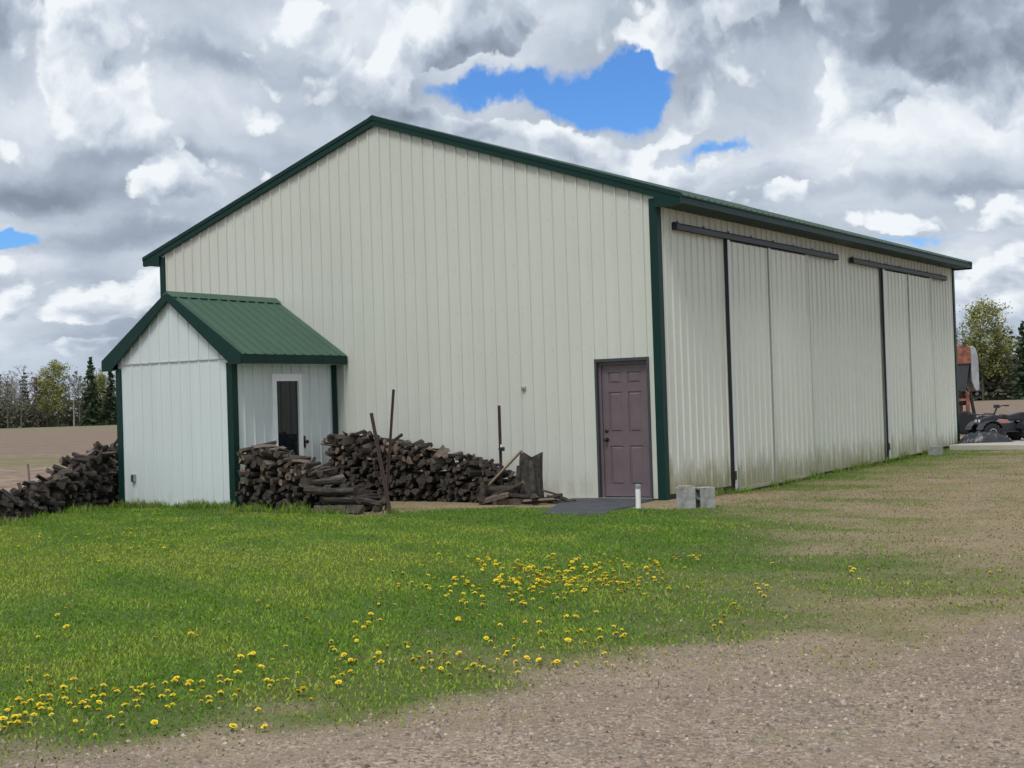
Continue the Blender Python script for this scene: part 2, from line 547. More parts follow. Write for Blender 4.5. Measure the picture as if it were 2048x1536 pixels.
def axis(a, b, st, far, growth=1.16):
    core = np.arange(a, b + st * 0.5, st)
    up, s, v = [], st, core[-1]
    while v < far:
        s *= growth; v += s; up.append(v)
    dn, s, v = [], st, core[0]
    while v > -far:
        s *= growth; v -= s; dn.append(v)
    return np.array(dn[::-1] + list(core) + up)
GX = axis(-15, 12, 0.125, 2600)
GY = axis(-17, 18, 0.125, 2600)

def ground_material():
    m, nt, b = new_mat('lawn, gravel and tilled soil')
    at = nt.node('ShaderNodeAttribute', attribute_name='zone')
    sep = nt.node('ShaderNodeSeparateColor'); nt.l.new(at.outputs['Color'], sep.inputs[0])
    pos = nt.node('ShaderNodeNewGeometry').outputs['Position']
    fine = nt.noise(pos, 38.0, 5, 0.65)
    med = nt.noise(pos, 5.0, 5, 0.6)
    big = nt.noise(pos, 0.6, 4, 0.55)
    # worn ground with straw
    worn = nt.ramp(fine, [(0.28, (0.125, 0.092, 0.056)), (0.5, (0.265, 0.202, 0.128)), (0.72, (0.44, 0.345, 0.22))])
    worn = nt.mix(nt.ss(med, 0.35, 0.7, 0.0, 0.5), worn, (0.33, 0.245, 0.18))
    worn = nt.mix(nt.ss(nt.noise(pos, 1.1, 5, 0.62), 0.42, 0.66, 0.0, 0.6), worn, (0.175, 0.165, 0.072))
    turf = nt.ramp(fine, [(0.3, (0.045, 0.075, 0.014)), (0.7, (0.12, 0.17, 0.04))])
    grav = nt.node('ShaderNodeTexVoronoi'); nt.put(grav.inputs['Vector'], pos); grav.inputs['Scale'].default_value = 55.0
    gsep = nt.node('ShaderNodeSeparateColor'); nt.l.new(grav.outputs['Color'], gsep.inputs[0])
    gcol = nt.ramp(gsep.outputs[0], [(0.0, (0.15, 0.115, 0.09)), (0.45, (0.305, 0.238, 0.182)), (0.8, (0.39, 0.31, 0.24)), (1.0, (0.50, 0.43, 0.35))])
    gcol = nt.mix(nt.ss(fine, 0.4, 0.62, 0.0, 0.6), gcol, (0.285, 0.212, 0.157))
    gcol = nt.vmath('SCALE', gcol, nt.ss(big, 0.3, 0.7, 0.74, 1.12, smooth=False))
    spx = nt.node('ShaderNodeSeparateXYZ'); nt.l.new(pos, spx.inputs[0])
    lane = nt.math('ADD', nt.math('SUBTRACT', spx.outputs[0], nt.math('MULTIPLY', spx.outputs[1], 0.42)), nt.math('MULTIPLY', nt.math('SUBTRACT', big, 0.5), 0.7))
    rut = nt.math('ABSOLUTE', nt.math('SINE', nt.math('MULTIPLY', lane, 1.9)))
    rutf = nt.ss(rut, 0.0, 0.45, 0.55, 0.0)
    gcol = nt.mix(rutf, gcol, (0.265, 0.205, 0.158))
    damp = nt.ss(nt.noise(nt.vmath('MULTIPLY', pos, (0.55, 1.1, 1.0)), 1.0, 4, 0.6), 0.52, 0.66, 0.0, 0.45)
    gcol = nt.mix(damp, gcol, (0.185, 0.155, 0.125))
    moss = nt.ss(nt.noise(pos, 1.3, 4, 0.6), 0.55, 0.70, 0.0, 0.4)
    gcol = nt.mix(moss, gcol, (0.20, 0.19, 0.105))
    # tilled field with faint rows and a green strip further out
    sp = nt.node('ShaderNodeSeparateXYZ'); nt.l.new(pos, sp.inputs[0])
    q = nt.math('ADD', nt.math('MULTIPLY', sp.outputs[0], -0.6), nt.math('MULTIPLY', sp.outputs[1], 0.8))
    fn = nt.noise(nt.vmath('MULTIPLY', pos, (0.05, 0.05, 0.0)), 1.0, 5, 0.6)
    clod = nt.noise(pos, 1.5, 8, 0.74)
    q = nt.math('ADD', q, nt.math('MULTIPLY', nt.math('SUBTRACT', fn, 0.5), 9.0))
    rows = nt.node('ShaderNodeTexNoise'); rows.noise_dimensions = '1D'
    nt.put(rows.inputs['W'], q); rows.inputs['Scale'].default_value = 0.22; rows.inputs['Detail'].default_value = 4
    fcol = nt.ramp(clod, [(0.34, (0.12, 0.083, 0.06)), (0.5, (0.285, 0.212, 0.158)), (0.66, (0.45, 0.355, 0.27))])
    fcol = nt.mix(nt.ss(rows.outputs[0], 0.42, 0.64, 0.0, 0.55), fcol, (0.215, 0.145, 0.112))
    leftw = nt.ss(sp.outputs[0], -30.0, -14.0, 1.0, 0.0)
    strip = nt.math('MULTIPLY', nt.math('MULTIPLY', nt.ss(q, 23.0, 26.0), nt.ss(q, 36.0, 42.0, 1.0, 0.0)), leftw)
    strip = nt.math('MULTIPLY', strip, nt.ss(clod, 0.3, 0.6, 0.6, 0.95))
    fcol = nt.mix(nt.ss(q, 36.0, 46.0, 0.0, 0.6), fcol, (0.20, 0.148, 0.115))
    strip = nt.math('MULTIPLY', strip, 0.6)
    fcol = nt.mix(strip, fcol, (0.17, 0.17, 0.075))
    farg = nt.ss(q, 120.0, 190.0, 0.0, 0.75)
    fcol = nt.mix(farg, fcol, (0.20, 0.185, 0.11))
    verge = nt.ss(q, 255.0, 275.0, 0.0, 1.0)
    fcol = nt.mix(verge, fcol, (0.085, 0.09, 0.04))
    c = nt.mix(nt.ss(sep.outputs[0], 0.15, 0.75), worn, turf)
    c = nt.mix(sep.outputs[1], c, gcol)
    c = nt.mix(sep.outputs[2], c, fcol)
    nt.l.new(c, b.inputs['Base Color'])
    b.inputs['Roughness'].default_value = 0.95
    b.inputs['Specular IOR Level'].default_value = 0.15
    bn = nt.node('ShaderNodeBump'); bn.inputs['Strength'].default_value = 0.7; bn.inputs['Distance'].default_value = 0.03
    hh = nt.math('ADD', nt.math('MULTIPLY', fine, 0.5), nt.math('MULTIPLY', nt.math('MULTIPLY', clod, sep.outputs[2]), 4.0))
    nt.l.new(hh, bn.inputs['Height']); nt.l.new(bn.outputs[0], b.inputs['Normal'])
    return m
M['ground'] = ground_material()

def build_ground():
    X, Y = np.meshgrid(GX, GY)
    Zv = height(X, Y)
    nx, ny = len(GX), len(GY)
    V = np.stack([X.ravel(), Y.ravel(), Zv.ravel()], 1)
    idx = np.arange(nx * ny).reshape(ny, nx)
    F = np.stack([idx[:-1, :-1].ravel(), idx[:-1, 1:].ravel(), idx[1:, 1:].ravel(), idx[1:, :-1].ravel()], 1)
    me = np_mesh('ground', V, F, M['ground'])
    g, gr, fi = zones(X.ravel(), Y.ravel())
    a = me.attributes.new('zone', 'FLOAT_COLOR', 'POINT')
    c = np.ones((len(V), 4), np.float32); c[:, 0] = g; c[:, 1] = gr; c[:, 2] = fi
    a.data.foreach_set('color', c.ravel())
    me.polygons.foreach_set('use_smooth', [True] * len(F))
    o = link('ground', me)
    tag(o, 'lawn running into a worn gravel drive and a tilled brown field', kind='structure')
build_ground()
def hz(x, y):
    return float(height(x, y))

# ------------------------------------------------------------------ ribbed sheet panels
RIB, PW = 0.2286, 0.9144
def rib_profile(t0, t1, extra=()):
    """(t, h) points of a ribbed sheet between t0 and t1 (t measured from the first sheet's first rib)"""
    pts = set([round(t0, 4), round(t1, 4)])
    k0, k1 = math.floor(t0 / RIB) - 1, math.ceil(t1 / RIB) + 1
    for k in range(k0, k1 + 1):
        for d in (-0.020, -0.010, 0.010, 0.020):
            t = k * RIB + d
            if t0 < t < t1: pts.add(round(t, 4))
    for e in extra:
        if t0 < e < t1:
            pts.add(round(e, 4))
    def h(t):
        d = abs((t / RIB) - round(t / RIB)) * RIB
        return 0.024 * min(1.0, max(0.0, (0.020 - d) / 0.010))
    return [(t, h(t)) for t in sorted(pts)]
def sheet(mb, O, u, n, v, t0, t1, s0, s1, lap=0.003, extra=(), holes=(), rh=1.0):
    """ribbed sheet: O + u t + n h + v s, s from s0(t) to s1(t); holes: (ta, tb, s_top) raise the lower edge"""
    O, u, n, v = Vector(O), Vector(u), Vector(n), Vector(v)
    pr = rib_profile(t0, t1, list(extra) + [q for hh in holes for q in hh[:2]])
    first = True
    for (ta, ha), (tb, hb) in zip(pr[:-1], pr[1:]):
        tm = (ta + tb) / 2
        lo_a, lo_b = s0(ta), s0(tb)
        for (xa, xb, st) in holes:
            if xa <= tm <= xb: lo_a = lo_b = st
        la = lap * (1 - (ta - t0) / (t1 - t0)); lb = lap * (1 - (tb - t0) / (t1 - t0))
        A = O + u * ta + n * (ha * rh + la); B = O + u * tb + n * (hb * rh + lb)
        mb.face([A + v * lo_a, B + v * lo_b, B + v * s1(tb), A + v * s1(ta)])
        if first:   # the lapped edge has a visible lip
            A0 = O + u * ta - n * 0.004
            mb.face([A0 + v * lo_a, A + v * lo_a, A + v * s1(ta), A0 + v * s1(ta)])
            first = False
def spans(t0, t1, w=PW):
    out, t = [], t0
    while t < t1 - 0.02:
        nt_ = min(t + w, t1)
        if t1 - nt_ < 0.12: nt_ = t1
        out.append((t, nt_)); t = nt_
    return out

# ------------------------------------------------------------------ barn
W, L, E_, SL = 10.644, 15.263, 4.55, 0.3365
RX = -W / 2
RZ = 6.49                                   # top of ridge
def roof_z(x): return RZ - SL * abs(x - RX)
barn = empty('barn', (RX, 0.0, 0.0))
tag(barn, 'large almond ribbed-steel pole barn with dark green trim and low gable roof', 'barn')
DX0, DX1, DZ = -1.10, -0.225, 2.14         # opening of the entrance door
def side_bottom(y): return float(np.interp(y, [0, 2.4, 6, 10, 15.3], [0.095, 0.075, 0.055, 0.11, 0.25]))

def build_barn():
    # dark shell behind the sheets
    c = MB()
    wt = lambda x: roof_z(x) - 0.10
    y = 0.02
    c.face([(-W + .02, y, 0.02), (DX0, y, 0.02), (DX0, y, wt(DX0)), (RX, y, wt(RX)), (-W + .02, y, wt(-W))])
    c.face([(DX0, y, DZ), (DX1, y, DZ), (DX1, y, wt(DX1)), (DX0, y, wt(DX0))])
    c.face([(DX1, y, 0.0), (-.02, y, 0.0), (-.02, y, wt(-.02)), (DX1, y, wt(DX1))])
    c.face([(-.02, y, -0.2), (-.02, L - .02, -0.2), (-.02, L - .02, wt(-.02)), (-.02, y, wt(-.02))])
    c.face([(-W + .02, L - .02, -0.2), (-W + .02, y, -0.2), (-W + .02, y, wt(-W)), (-W + .02, L - .02, wt(-W))])
    c.face([(-.02, L - .02, -.2), (-W + .02, L - .02, -.2), (-W + .02, L - .02, wt(-W)), (RX, L - .02, wt(RX)), (-.02, L - .02, wt(0))])
    c.build('wall_frame', M['core'], barn)
    # treated skirt board under the side sheets
    k = MB(); k.box(-0.018, -0.004, 0.05, L - 0.05, -0.15, 0.5); k.build('skirt_board', M['core'], barn)
    # gable sheets
    for t0, t1 in spans(-W, -0.0):
        s = MB()
        sheet(s, (0, 0, 0), (1, 0, 0), (0, -1, 0), (0, 0, 1), t0, t1, lambda t: 0.035, lambda t: roof_z(t) - 0.09,
              extra=(RX,), holes=((DX0, DX1, DZ),))
        s.build('siding_panel', M['siding'], barn)
    # long side sheets (right), rear gable and left side
    for t0, t1 in spans(0.0, L):
        s = MB()
        sheet(s, (0, 0, 0), (0, 1, 0), (1, 0, 0), (0, 0, 1), t0, t1, lambda t: side_bottom((t0 + t1) / 2), lambda t: roof_z(0) - 0.09)
        s.build('siding_panel', M['siding_side'], barn)
    for t0, t1 in spans(0.0, L, PW * 4):
        s = MB()
        sheet(s, (-W, 0, 0), (0, 1, 0), (-1, 0, 0), (0, 0, 1), t0, t1, lambda t: 0.03, lambda t: roof_z(-W) - 0.09)
        s.build('siding_panel', M['siding'], barn)
    for t0, t1 in spans(-W, 0.0, PW * 4):
        s = MB()
        sheet(s, (0, L, 0), (1, 0, 0), (0, 1, 0), (0, 0, 1), t0, t1, lambda t: 0.2, lambda t: roof_z(t) - 0.09, extra=(RX,))
        s.build('siding_panel', M['siding'], barn)
    # roof sheets
    ex = 0.44                                # eave overhang
    ln = math.hypot(1, SL)
    for sgn in (1, -1):
        v = Vector((-sgn / ln, 0, SL / ln)); n = Vector((sgn * SL / ln, 0, 1 / ln))
        length = (W / 2 + ex) * ln
        xe = RX + sgn * (W / 2 + ex)
        O = (xe, 0, roof_z(xe))
        for t0, t1 in spans(-0.05, L + 0.05):
            s = MB()
            sheet(s, O, (0, 1, 0), n, v, t0, t1, lambda t: 0.0, lambda t: length - 0.02)
            s.build('roof_panel', M['roof'], barn)
        # solid decking
        dk = MB()
        dk.prism([(RX, -0.03, RZ - 0.012), (xe - sgn * .02, -0.03, roof_z(xe - sgn * .02) - 0.012), (xe - sgn * .02, -0.03, roof_z(xe) - 0.085), (RX, -0.03, RZ - 0.085)], (0, L + 0.06, 0))
        dk.build('roof_deck', M['core'], barn)
        # eave fascia and soffit
        fz = roof_z(xe)
        f = MB()
        for dx, za, zb in ((0.022, -0.022, -0.003), (0.0, -0.092, -0.0225), (0.014, -0.125, -0.0925)):
            f.box(min(xe + sgn * dx, xe - sgn * .02), max(xe + sgn * dx, xe - sgn * .02), -0.045, L + 0.045, fz + za, fz + zb)
        f.build('eave_trim', M['green'], barn)
        sf = MB()
        sf.box(min(xe - sgn * .022, RX + sgn * W / 2), max(xe - sgn * .022, RX + sgn * W / 2), -0.04, L + 0.04, fz - 0.122, fz - 0.110)
        sf.build('soffit', M['green'], barn)
        # rake trims at both gables, two steps
        for y0, y1, yo in ((-0.075, -0.03, -0.088), (L + 0.03, L + 0.075, L + 0.088)):
            r = MB()
            xe2 = xe + sgn * 0.015
            r.prism([(RX, y0, RZ + 0.030), (xe2, y0, roof_z(xe2) + 0.030), (xe2, y0, roof_z(xe2) - 0.135), (RX, y0, RZ - 0.135)], (0, y1 - y0, 0))
            ya, yb = (yo, y0 + 0.001) if yo < y0 else (y1 - 0.001, yo)
            r.prism([(RX, ya, RZ + 0.034), (xe2, ya, roof_z(xe2) + 0.034), (xe2, ya, roof_z(xe2) - 0.035), (RX, ya, RZ - 0.035)], (0, yb - ya, 0))
            r.build('rake_trim', M['green'], barn)
        # closed end of the eave box
        for y0 in (-0.072, L + 0.032):
            eb = MB()
            eb.prism([(RX + sgn * (W / 2 + .01), y0, roof_z(RX + W / 2) - 0.12), (xe, y0, fz - 0.02), (xe, y0, fz - 0.15), (RX + sgn * (W / 2 + .01), y0, fz - 0.15)], (0, 0.04, 0))
            eb.build('eave_end_cap', M['green'], barn)
    rc = MB()
    rc.prism([(RX - .16, -0.09, RZ - .16 * SL + 0.028), (RX, -0.09, RZ + 0.045), (RX + .16, -0.09, RZ - .16 * SL + 0.028), (RX, -0.09, RZ - 0.0)], (0, L + 0.18, 0))
    rc.build('ridge_cap', M['green'], barn)
    # corner trims (L-shaped)
    for cx, cy, sx, sy, z0 in ((0, 0, 1, -1, -0.03), (-W, 0, -1, -1, 0.0), (0, L, 1, 1, 0.2), (-W, L, -1, 1, 0.0)):
        t = MB()
        o = 0.034
        zt = roof_z(0) - 0.155
        a, bq = cx + sx * o, cy + sy * o
        wx = 0.135
        t.prism([(a, bq, z0), (a - sx * wx, bq, z0), (a - sx * wx, bq - sy * .012, z0), (a - sx * .012, bq - sy * .012, z0),
                 (a - sx * .012, bq - sy * wx, z0), (a, bq - sy * wx, z0)], (0, 0, zt - z0))
        t.build('corner_trim', M['green'], barn)
    # base trim of the gable
    bt = MB()
    bt.box(-W + .14, DX0 - 0.05, -0.03, -0.006, 0.0, 0.05); bt.build('base_trim', M['siding'], barn)
    # rows of screw heads along the girts
    sc_ = MB()
    def screw(p, n):
        p, n = Vector(p), Vector(n)
        u = n.orthogonal().normalized() * .0075; w_ = n.cross(u).normalized() * .0075
        q = [p + u + w_ * .5, p - u * .2 + w_, p - u - w_ * .5, p + u * .2 - w_]
        t = p + n * .006
        for k in range(4):
            sc_.face([q[k], q[(k + 1) % 4], t])
    for zr in (0.25, 0.95, 1.65, 2.35, 3.05, 3.75, 4.4, 5.0, 5.6):
        for k in range(int(W / RIB)):
            x = -W + .06 + k * RIB
            if zr < roof_z(x) - .2 and not (DX0 - .05 < x < DX1 + .05 and zr < DZ + .05): screw((x, -.004, zr), (0, -1, 0))
        if zr < 4.3:
            for k in range(int(L / RIB)):
                screw((.004, .06 + k * RIB, zr + .15), (1, 0, 0))
    so = sc_.build('screws', M['seam'], barn)
    so['kind'] = 'stuff'
    # ---- entrance door
    jd = 0.13
    fr = MB()
    fr.box(DX0 - 0.035, DX0 + 0.002, -0.034, jd, 0.0, DZ + 0.035)
    fr.box(DX1 - 0.002, DX1 + 0.03, -0.034, jd, 0.0, DZ + 0.035)
    fr.box(DX0 + 0.0025, DX1 - 0.0025, -0.036, jd, DZ - 0.012, DZ + 0.034)
    fr.build('door_casing', M['track'], barn)
    door = MB()
    y0, y1 = 0.062, 0.10
    jx0, jx1, jz = DX0 + 0.045, DX1 - 0.045, DZ - 0.065
    door.box(jx0, jx1, y0 + 0.012, y1, 0.06, jz)
    cxs = [(jx0 + 0.11, (jx0 + jx1) / 2 - 0.05), ((jx0 + jx1) / 2 + 0.05, jx1 - 0.11)]
    hgt = jz - 0.06
    rows_ = [(0.06 + hgt * 0.085, 0.06 + hgt * 0.385), (0.06 + hgt * 0.485, 0.06 + hgt * 0.795), (0.06 + hgt * 0.855, 0.06 + hgt * 0.945)]
    xs = [jx0, cxs[0][0], cxs[0][1], cxs[1][0], cxs[1][1], jx1]
    for a, bq in ((xs[0], xs[1]), (xs[2], xs[3]), (xs[4], xs[5])):
        door.box(a, bq, y0, y0 + 0.0118, 0.06, jz)
    zz = [0.06, rows_[0][0], rows_[0][1], rows_[1][0], rows_[1][1], rows_[2][0], rows_[2][1], jz]
    for cx0, cx1 in cxs:
        for k in range(0, 8, 2):
            door.box(cx0 + .0003, cx1 - .0003, y0 + 0.0002, y0 + 0.0116, zz[k], zz[k + 1])
    dob = door.build('entrance_door', M['door'], barn)
    for cx0, cx1 in cxs:
        for za, zb in rows_:
            p = MB()
            g, bv = 0.022, 0.018
            a0, a1, b0, b1 = cx0 + g, cx1 - g, za + g, zb - g
            yf, yb = y0 + 0.002, y0 + 0.0119
            lo = [(a0, yb, b0), (a1, yb, b0), (a1, yb, b1), (a0, yb, b1)]
            hi = [(a0 + bv, yf, b0 + bv), (a1 - bv, yf, b0 + bv), (a1 - bv, yf, b1 - bv), (a0 + bv, yf, b1 - bv)]
            p.face(hi)
            for k in range(4):
                p.face([lo[k], lo[(k + 1) % 4], hi[(k + 1) % 4], hi[k]])
            p.build('raised_panel', M['door'], dob)
    jb = MB()
    jb.box(DX0 + 0.0025, DX0 + 0.044, 0.03, 0.12, 0.02, DZ - 0.0125)
    jb.box(DX1 - 0.044, DX1 - 0.0025, 0.03, 0.12, 0.02, DZ - 0.0125)
    jb.box(DX0 + 0.0445, DX1 - 0.0445, 0.03, 0.12, DZ - 0.062, DZ - 0.0125)
    jb.build('door_jamb', M['door'], barn)
    kb = MB()
    kx = jx0 + 0.055
    kb.lathe((kx, y0, 0.93), (0, -1, 0), [(0, 0.036), (0.008, 0.036), (0.01, 0.014), (0.035, 0.014), (0.045, 0.028), (0.065, 0.028), (0.072, 0.012)], 14)
    kb.build('door_knob', M['metal'], dob, smooth=False)
    db = MB()
    db.lathe((kx, y0, 1.07), (0, -1, 0), [(0, 0.032), (0.012, 0.03), (0.02, 0.018)], 14)
    db.build('deadbolt', M['metal'], dob)
    th = MB(); th.box(DX0 - 0.03, DX1 + 0.03, -0.05, 0.11, -0.02, 0.045)
    th.build('threshold', M['galv'], barn)
    bk = MB(); bk.box(DX0 - .03, DX1 + .03, 0.121, 0.14, 0, DZ + .03); bk.build('door_backing', M['core'], barn)
    # small fitting on the gable wall
    ft = MB(); ft.box(-2.49, -2.42, -0.03, -0.001, 1.745, 1.795); ft.tube((-2.455, -0.03, 1.77), (-2.455, -0.06, 1.765), 0.012)
    ft.build('wall_fitting', M['tan'], barn)
    # ---- sliding doors and their tracks
    def slider(y0, y1, ys, zt, bot, dk):
        x0 = 0.038
        root = MB()
        root.box(x0, x0 + 0.03, y0 + 0.03, y1 - 0.03, bot(y0) + 0.03, zt)
        d = root.build('sliding_door', M['core'], barn)
        for t0, t1 in spans(y0 + 0.085, y1 - 0.02):
            s = MB()
            sheet(s, (x0 + 0.032, 0, 0), (0, 1, 0), (1, 0, 0), (0, 0, 1), t0, t1, lambda t: bot(t) + 0.02, lambda t: zt - 0.02)
            s.build('siding_panel', M['siding_side'], d)
        e = MB()
        e.box(x0 + 0.031, x0 + 0.060, y0 + 0.006, y0 + 0.095, bot(y0) + 0.01, zt)
        e.build('edge_trim', M['shed'], d)
        e = MB()
        e.box(x0 - dk, x0 + 0.052, y0 - 0.006, y0 + 0.005, bot(y0) + 0.012, zt + 0.002)
        e.build('edge_or_shade_strip', M['black'], d)
        e = MB()
        e.box(x0 + 0.031, x0 + 0.066, ys - 0.03, ys + 0.03, bot(ys) + 0.02, zt - 0.01)
        e.build('centre_strip', M['siding_side'], d)
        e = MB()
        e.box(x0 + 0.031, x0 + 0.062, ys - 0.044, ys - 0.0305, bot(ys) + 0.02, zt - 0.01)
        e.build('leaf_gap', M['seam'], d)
        e = MB()
        e.box(x0 + 0.010, x0 + 0.064, y1 - 0.05, y1 - 0.002, bot(y1) + 0.015, zt)
        e.build('edge_trim', M['siding_side'], d)
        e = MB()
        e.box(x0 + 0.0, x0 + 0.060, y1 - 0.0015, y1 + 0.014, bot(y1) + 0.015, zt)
        e.build('edge_or_shade_strip', M['seam'], d)  # thin strip coloured as the shadow beside the door's far edge
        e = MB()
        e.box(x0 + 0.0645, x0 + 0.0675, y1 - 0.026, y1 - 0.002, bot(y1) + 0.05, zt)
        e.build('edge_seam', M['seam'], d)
        e = MB()
        hgt_ = 0.045
        e.prism([(x0 + 0.0, y0, bot(y0)), (x0 + 0.0, y1, bot(y1)), (x0 + 0.0, y1, bot(y1) + hgt_), (x0 + 0.0, y0, bot(y0) + hgt_)], (0.070, 0, 0))
        e.build('bottom_rail', M['siding_side'], d)
        e = MB()
        e.box(x0 + 0.02, x0 + 0.075, y0 - 0.03, y0 + 0.03, bot(y0) + 0.20, bot(y0) + 0.34)
        e.build('latch', M['black'], d)
        return d
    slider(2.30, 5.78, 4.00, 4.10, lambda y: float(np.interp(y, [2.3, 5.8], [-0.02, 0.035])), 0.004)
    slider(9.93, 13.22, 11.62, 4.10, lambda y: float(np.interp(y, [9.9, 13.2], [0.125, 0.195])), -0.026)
    for y0, y1 in ((0.46, 7.32), (8.15, 14.40)):
        t = MB()
        # hooded round-top track
        prof = [(0.028, 4.115), (0.028, 4.205), (0.05, 4.222), (0.095, 4.215), (0.115, 4.19), (0.118, 4.11), (0.108, 4.11), (0.105, 4.182), (0.085, 4.198), (0.045, 4.198), (0.04, 4.115)]
        t.prism([(x, y0, z) for x, z in prof], (0, y1 - y0, 0))
        ob = t.build('door_track', M['track'], barn)
        for ya in (y0, y1):
            e = MB(); e.prism([(x, ya - 0.006, z) for x, z in ((0.026, 4.105), (0.026, 4.208), (0.05, 4.226), (0.097, 4.22), (0.118, 4.192), (0.121, 4.105))], (0, 0.012, 0))
            e.build('track_end_cap', M['black'], ob)
        n = int((y1 - y0) / 0.9)
        for k in range(n + 1):
            yy = y0 + 0.2 + k * (y1 - y0 - 0.4) / n
            e = MB(); e.box(0.022, 0.030, yy - .02, yy + .02, 4.19, 4.26); e.build('track_bracket', M['track'], ob)
build_barn()

# ------------------------------------------------------------------ entry shed
SX0, SX1, SY, SE, SRZ = -9.032, -6.363, -2.541, 2.31, 3.525
SRX = (SX0 + SX1) / 2
SSL = (SRZ - 2.455) / 1.62
shed = empty('entry_shed', (SRX, SY / 2, 0))
tag(shed, 'small pale gabled entry shed with green metal roof joined to the barn gable', 'shed')
def sroof(x): return SRZ - SSL * abs(x - SRX)
def build_shed():
    c = MB()
    c.face([(SX0 + .02, SY + .02, 0), (SX1 - .02, SY + .02, 0), (SX1 - .02, SY + .02, sroof(SX1) - .06), (SRX, SY + .02, SRZ - .06), (SX0 + .02, SY + .02, sroof(SX0) - .06)])
    dy0, dy1, dz = -1.66, -0.78, 2.15
    c.face([(SX1 - .02, SY + .02, 0), (SX1 - .02, dy0, 0), (SX1 - .02, dy0, 2.33), (SX1 - .02, SY + .02, 2.33)])
    c.face([(SX1 - .02, dy1, 0), (SX1 - .02, -.04, 0), (SX1 - .02, -.04, 2.33), (SX1 - .02, dy1, 2.33)])
    c.face([(SX1 - .06, dy0, 0), (SX1 - .06, dy1, 0), (SX1 - .06, dy1, 2.33), (SX1 - .06, dy0, 2.33)])
    c.face([(SX0 + .02, -.04, 0), (SX0 + .02, SY + .02, 0), (SX0 + .02, SY + .02, 2.33), (SX0 + .02, -.04, 2.33)])
    c.build('wall_frame', M['core'], shed)
    zs = 2.43                                # seam below the gable piece
    for t0, t1 in spans(SX0, SX1):
        s = MB()
        sheet(s, (0, SY, 0), (1, 0, 0), (0, -1, 0), (0, 0, 1), t0, t1, lambda t: 0.02, lambda t: min(zs + 0.02, sroof(t) - 0.05), extra=(SX0 + .1, SX1 - .1), rh=.62)
        s.build('siding_panel', M['shed'], shed)
    for t0, t1 in spans(SX0 - 0.03, SX1 + 0.03):
        s = MB()
        sheet(s, (0, SY - 0.012, 0), (1, 0, 0), (0, -1, 0), (0, 0, 1), t0, t1, lambda t: min(zs - 0.02, sroof(t) - 0.10), lambda t: sroof(t) - 0.05, extra=(SRX,), rh=.62)
        s.build('gable_panel', M['shed'], shed)
    sm = MB(); sm.box(SX0 + .03, SX1 - .03, SY - .024, SY - 0.012, zs - .033, zs - .023); sm.build('seam_flashing', M['shed'], shed)
    for t0, t1 in ((SY, -1.72), (-1.72, -0.72), (-0.72, -0.03)):
        s = MB()
        sheet(s, (SX1, 0, 0), (0, 1, 0), (1, 0, 0), (0, 0, 1), t0, t1, lambda t: 0.02, lambda t: 2.36, holes=((dy0, dy1, dz),), rh=.8)
        s.build('siding_panel', M['shed'], shed)
    for t0, t1 in spans(SY, -0.03):
        s = MB()
        sheet(s, (SX0, 0, 0), (0, 1, 0), (-1, 0, 0), (0, 0, 1), t0, t1, lambda t: 0.02, lambda t: 2.36)
        s.build('siding_panel', M['shed'], shed)
    ln = math.hypot(1, SSL)
    fy = SY - 0.085
    for sgn in (1, -1):
        xe = SRX + sgn * 1.62
        v = Vector((-sgn / ln, 0, SSL / ln)); n = Vector((sgn * SSL / ln, 0, 1 / ln))
        O = (xe, 0, sroof(xe))
        for t0, t1 in spans(fy, -0.022):
            s = MB()
            sheet(s, O, (0, 1, 0), n, v, t0, t1, lambda t: 0, lambda t: 1.62 * ln - 0.015)
            s.build('roof_panel', M['roof'], shed)
        dk = MB()
        dk.prism([(SRX, fy + .02, SRZ - .012), (xe - sgn * .02, fy + .02, sroof(xe - sgn * .02) - .012), (xe - sgn * .02, fy + .02, sroof(xe) - .06), (SRX, fy + .02, SRZ - .06)], (0, -fy - .06, 0))
        dk.build('roof_deck', M['core'], shed)
        f = MB()
        fz = sroof(xe)
        f.box(min(xe, xe - sgn * .025), max(xe, xe - sgn * .025), fy, -0.03, fz - 0.15, fz - 0.004)
        f.build('eave_trim', M['green'], shed)
        sf = MB()
        xa, xb = sorted((xe - sgn * .027, SRX + sgn * (SX1 - SX0) / 2))
        sf.box(xa, xb, fy + .03, -0.04, fz - 0.148, fz - 0.138)
        sf.build('soffit', M['shed'], shed)
        r = MB()
        xr = xe + sgn * 0.012
        r.prism([(SRX, fy - .02, SRZ + .03), (xr, fy - .02, sroof(xr) + .03), (xr, fy - .02, sroof(xr) - .15), (xr - sgn * .22, fy - .02, sroof(xr) - .15),
                 (SRX, fy - .02, SRZ - .125)], (0, 0.025, 0))
        r.build('rake_trim', M['green'], shed)
    rc = MB()
    rc.prism([(SRX - .13, fy - .022, SRZ - .13 * SSL + .028), (SRX, fy - .022, SRZ + .042), (SRX + .13, fy - .022, SRZ - .13 * SSL + .028), (SRX, fy - .022, SRZ + .002)], (0, -fy - 0.01, 0))
    rc.build('ridge_cap', M['roof'], shed)
    for cx, cy, sx, sy in ((SX0, SY, -1, -1), (SX1, SY, 1, -1), (SX1, -0.05, 1, 1)):
        t = MB()
        o = 0.032 if sy < 0 else 0.0
        a, b = cx + sx * 0.032, cy + sy * o
        z0 = -0.02
        wx = 0.125
        if sy < 0:
            t.prism([(a, b, z0), (a - sx * wx, b, z0), (a - sx * wx, b - sy * .012, z0), (a - sx * .012, b - sy * .012, z0), (a - sx * .012, b - sy * wx, z0), (a, b - sy * wx, z0)], (0, 0, 2.335 - z0))
        else:
            t.box(a - 0.012, a, cy - 0.10, cy + 0.02, z0, 2.33)
        t.build('corner_trim', M['green'], shed)
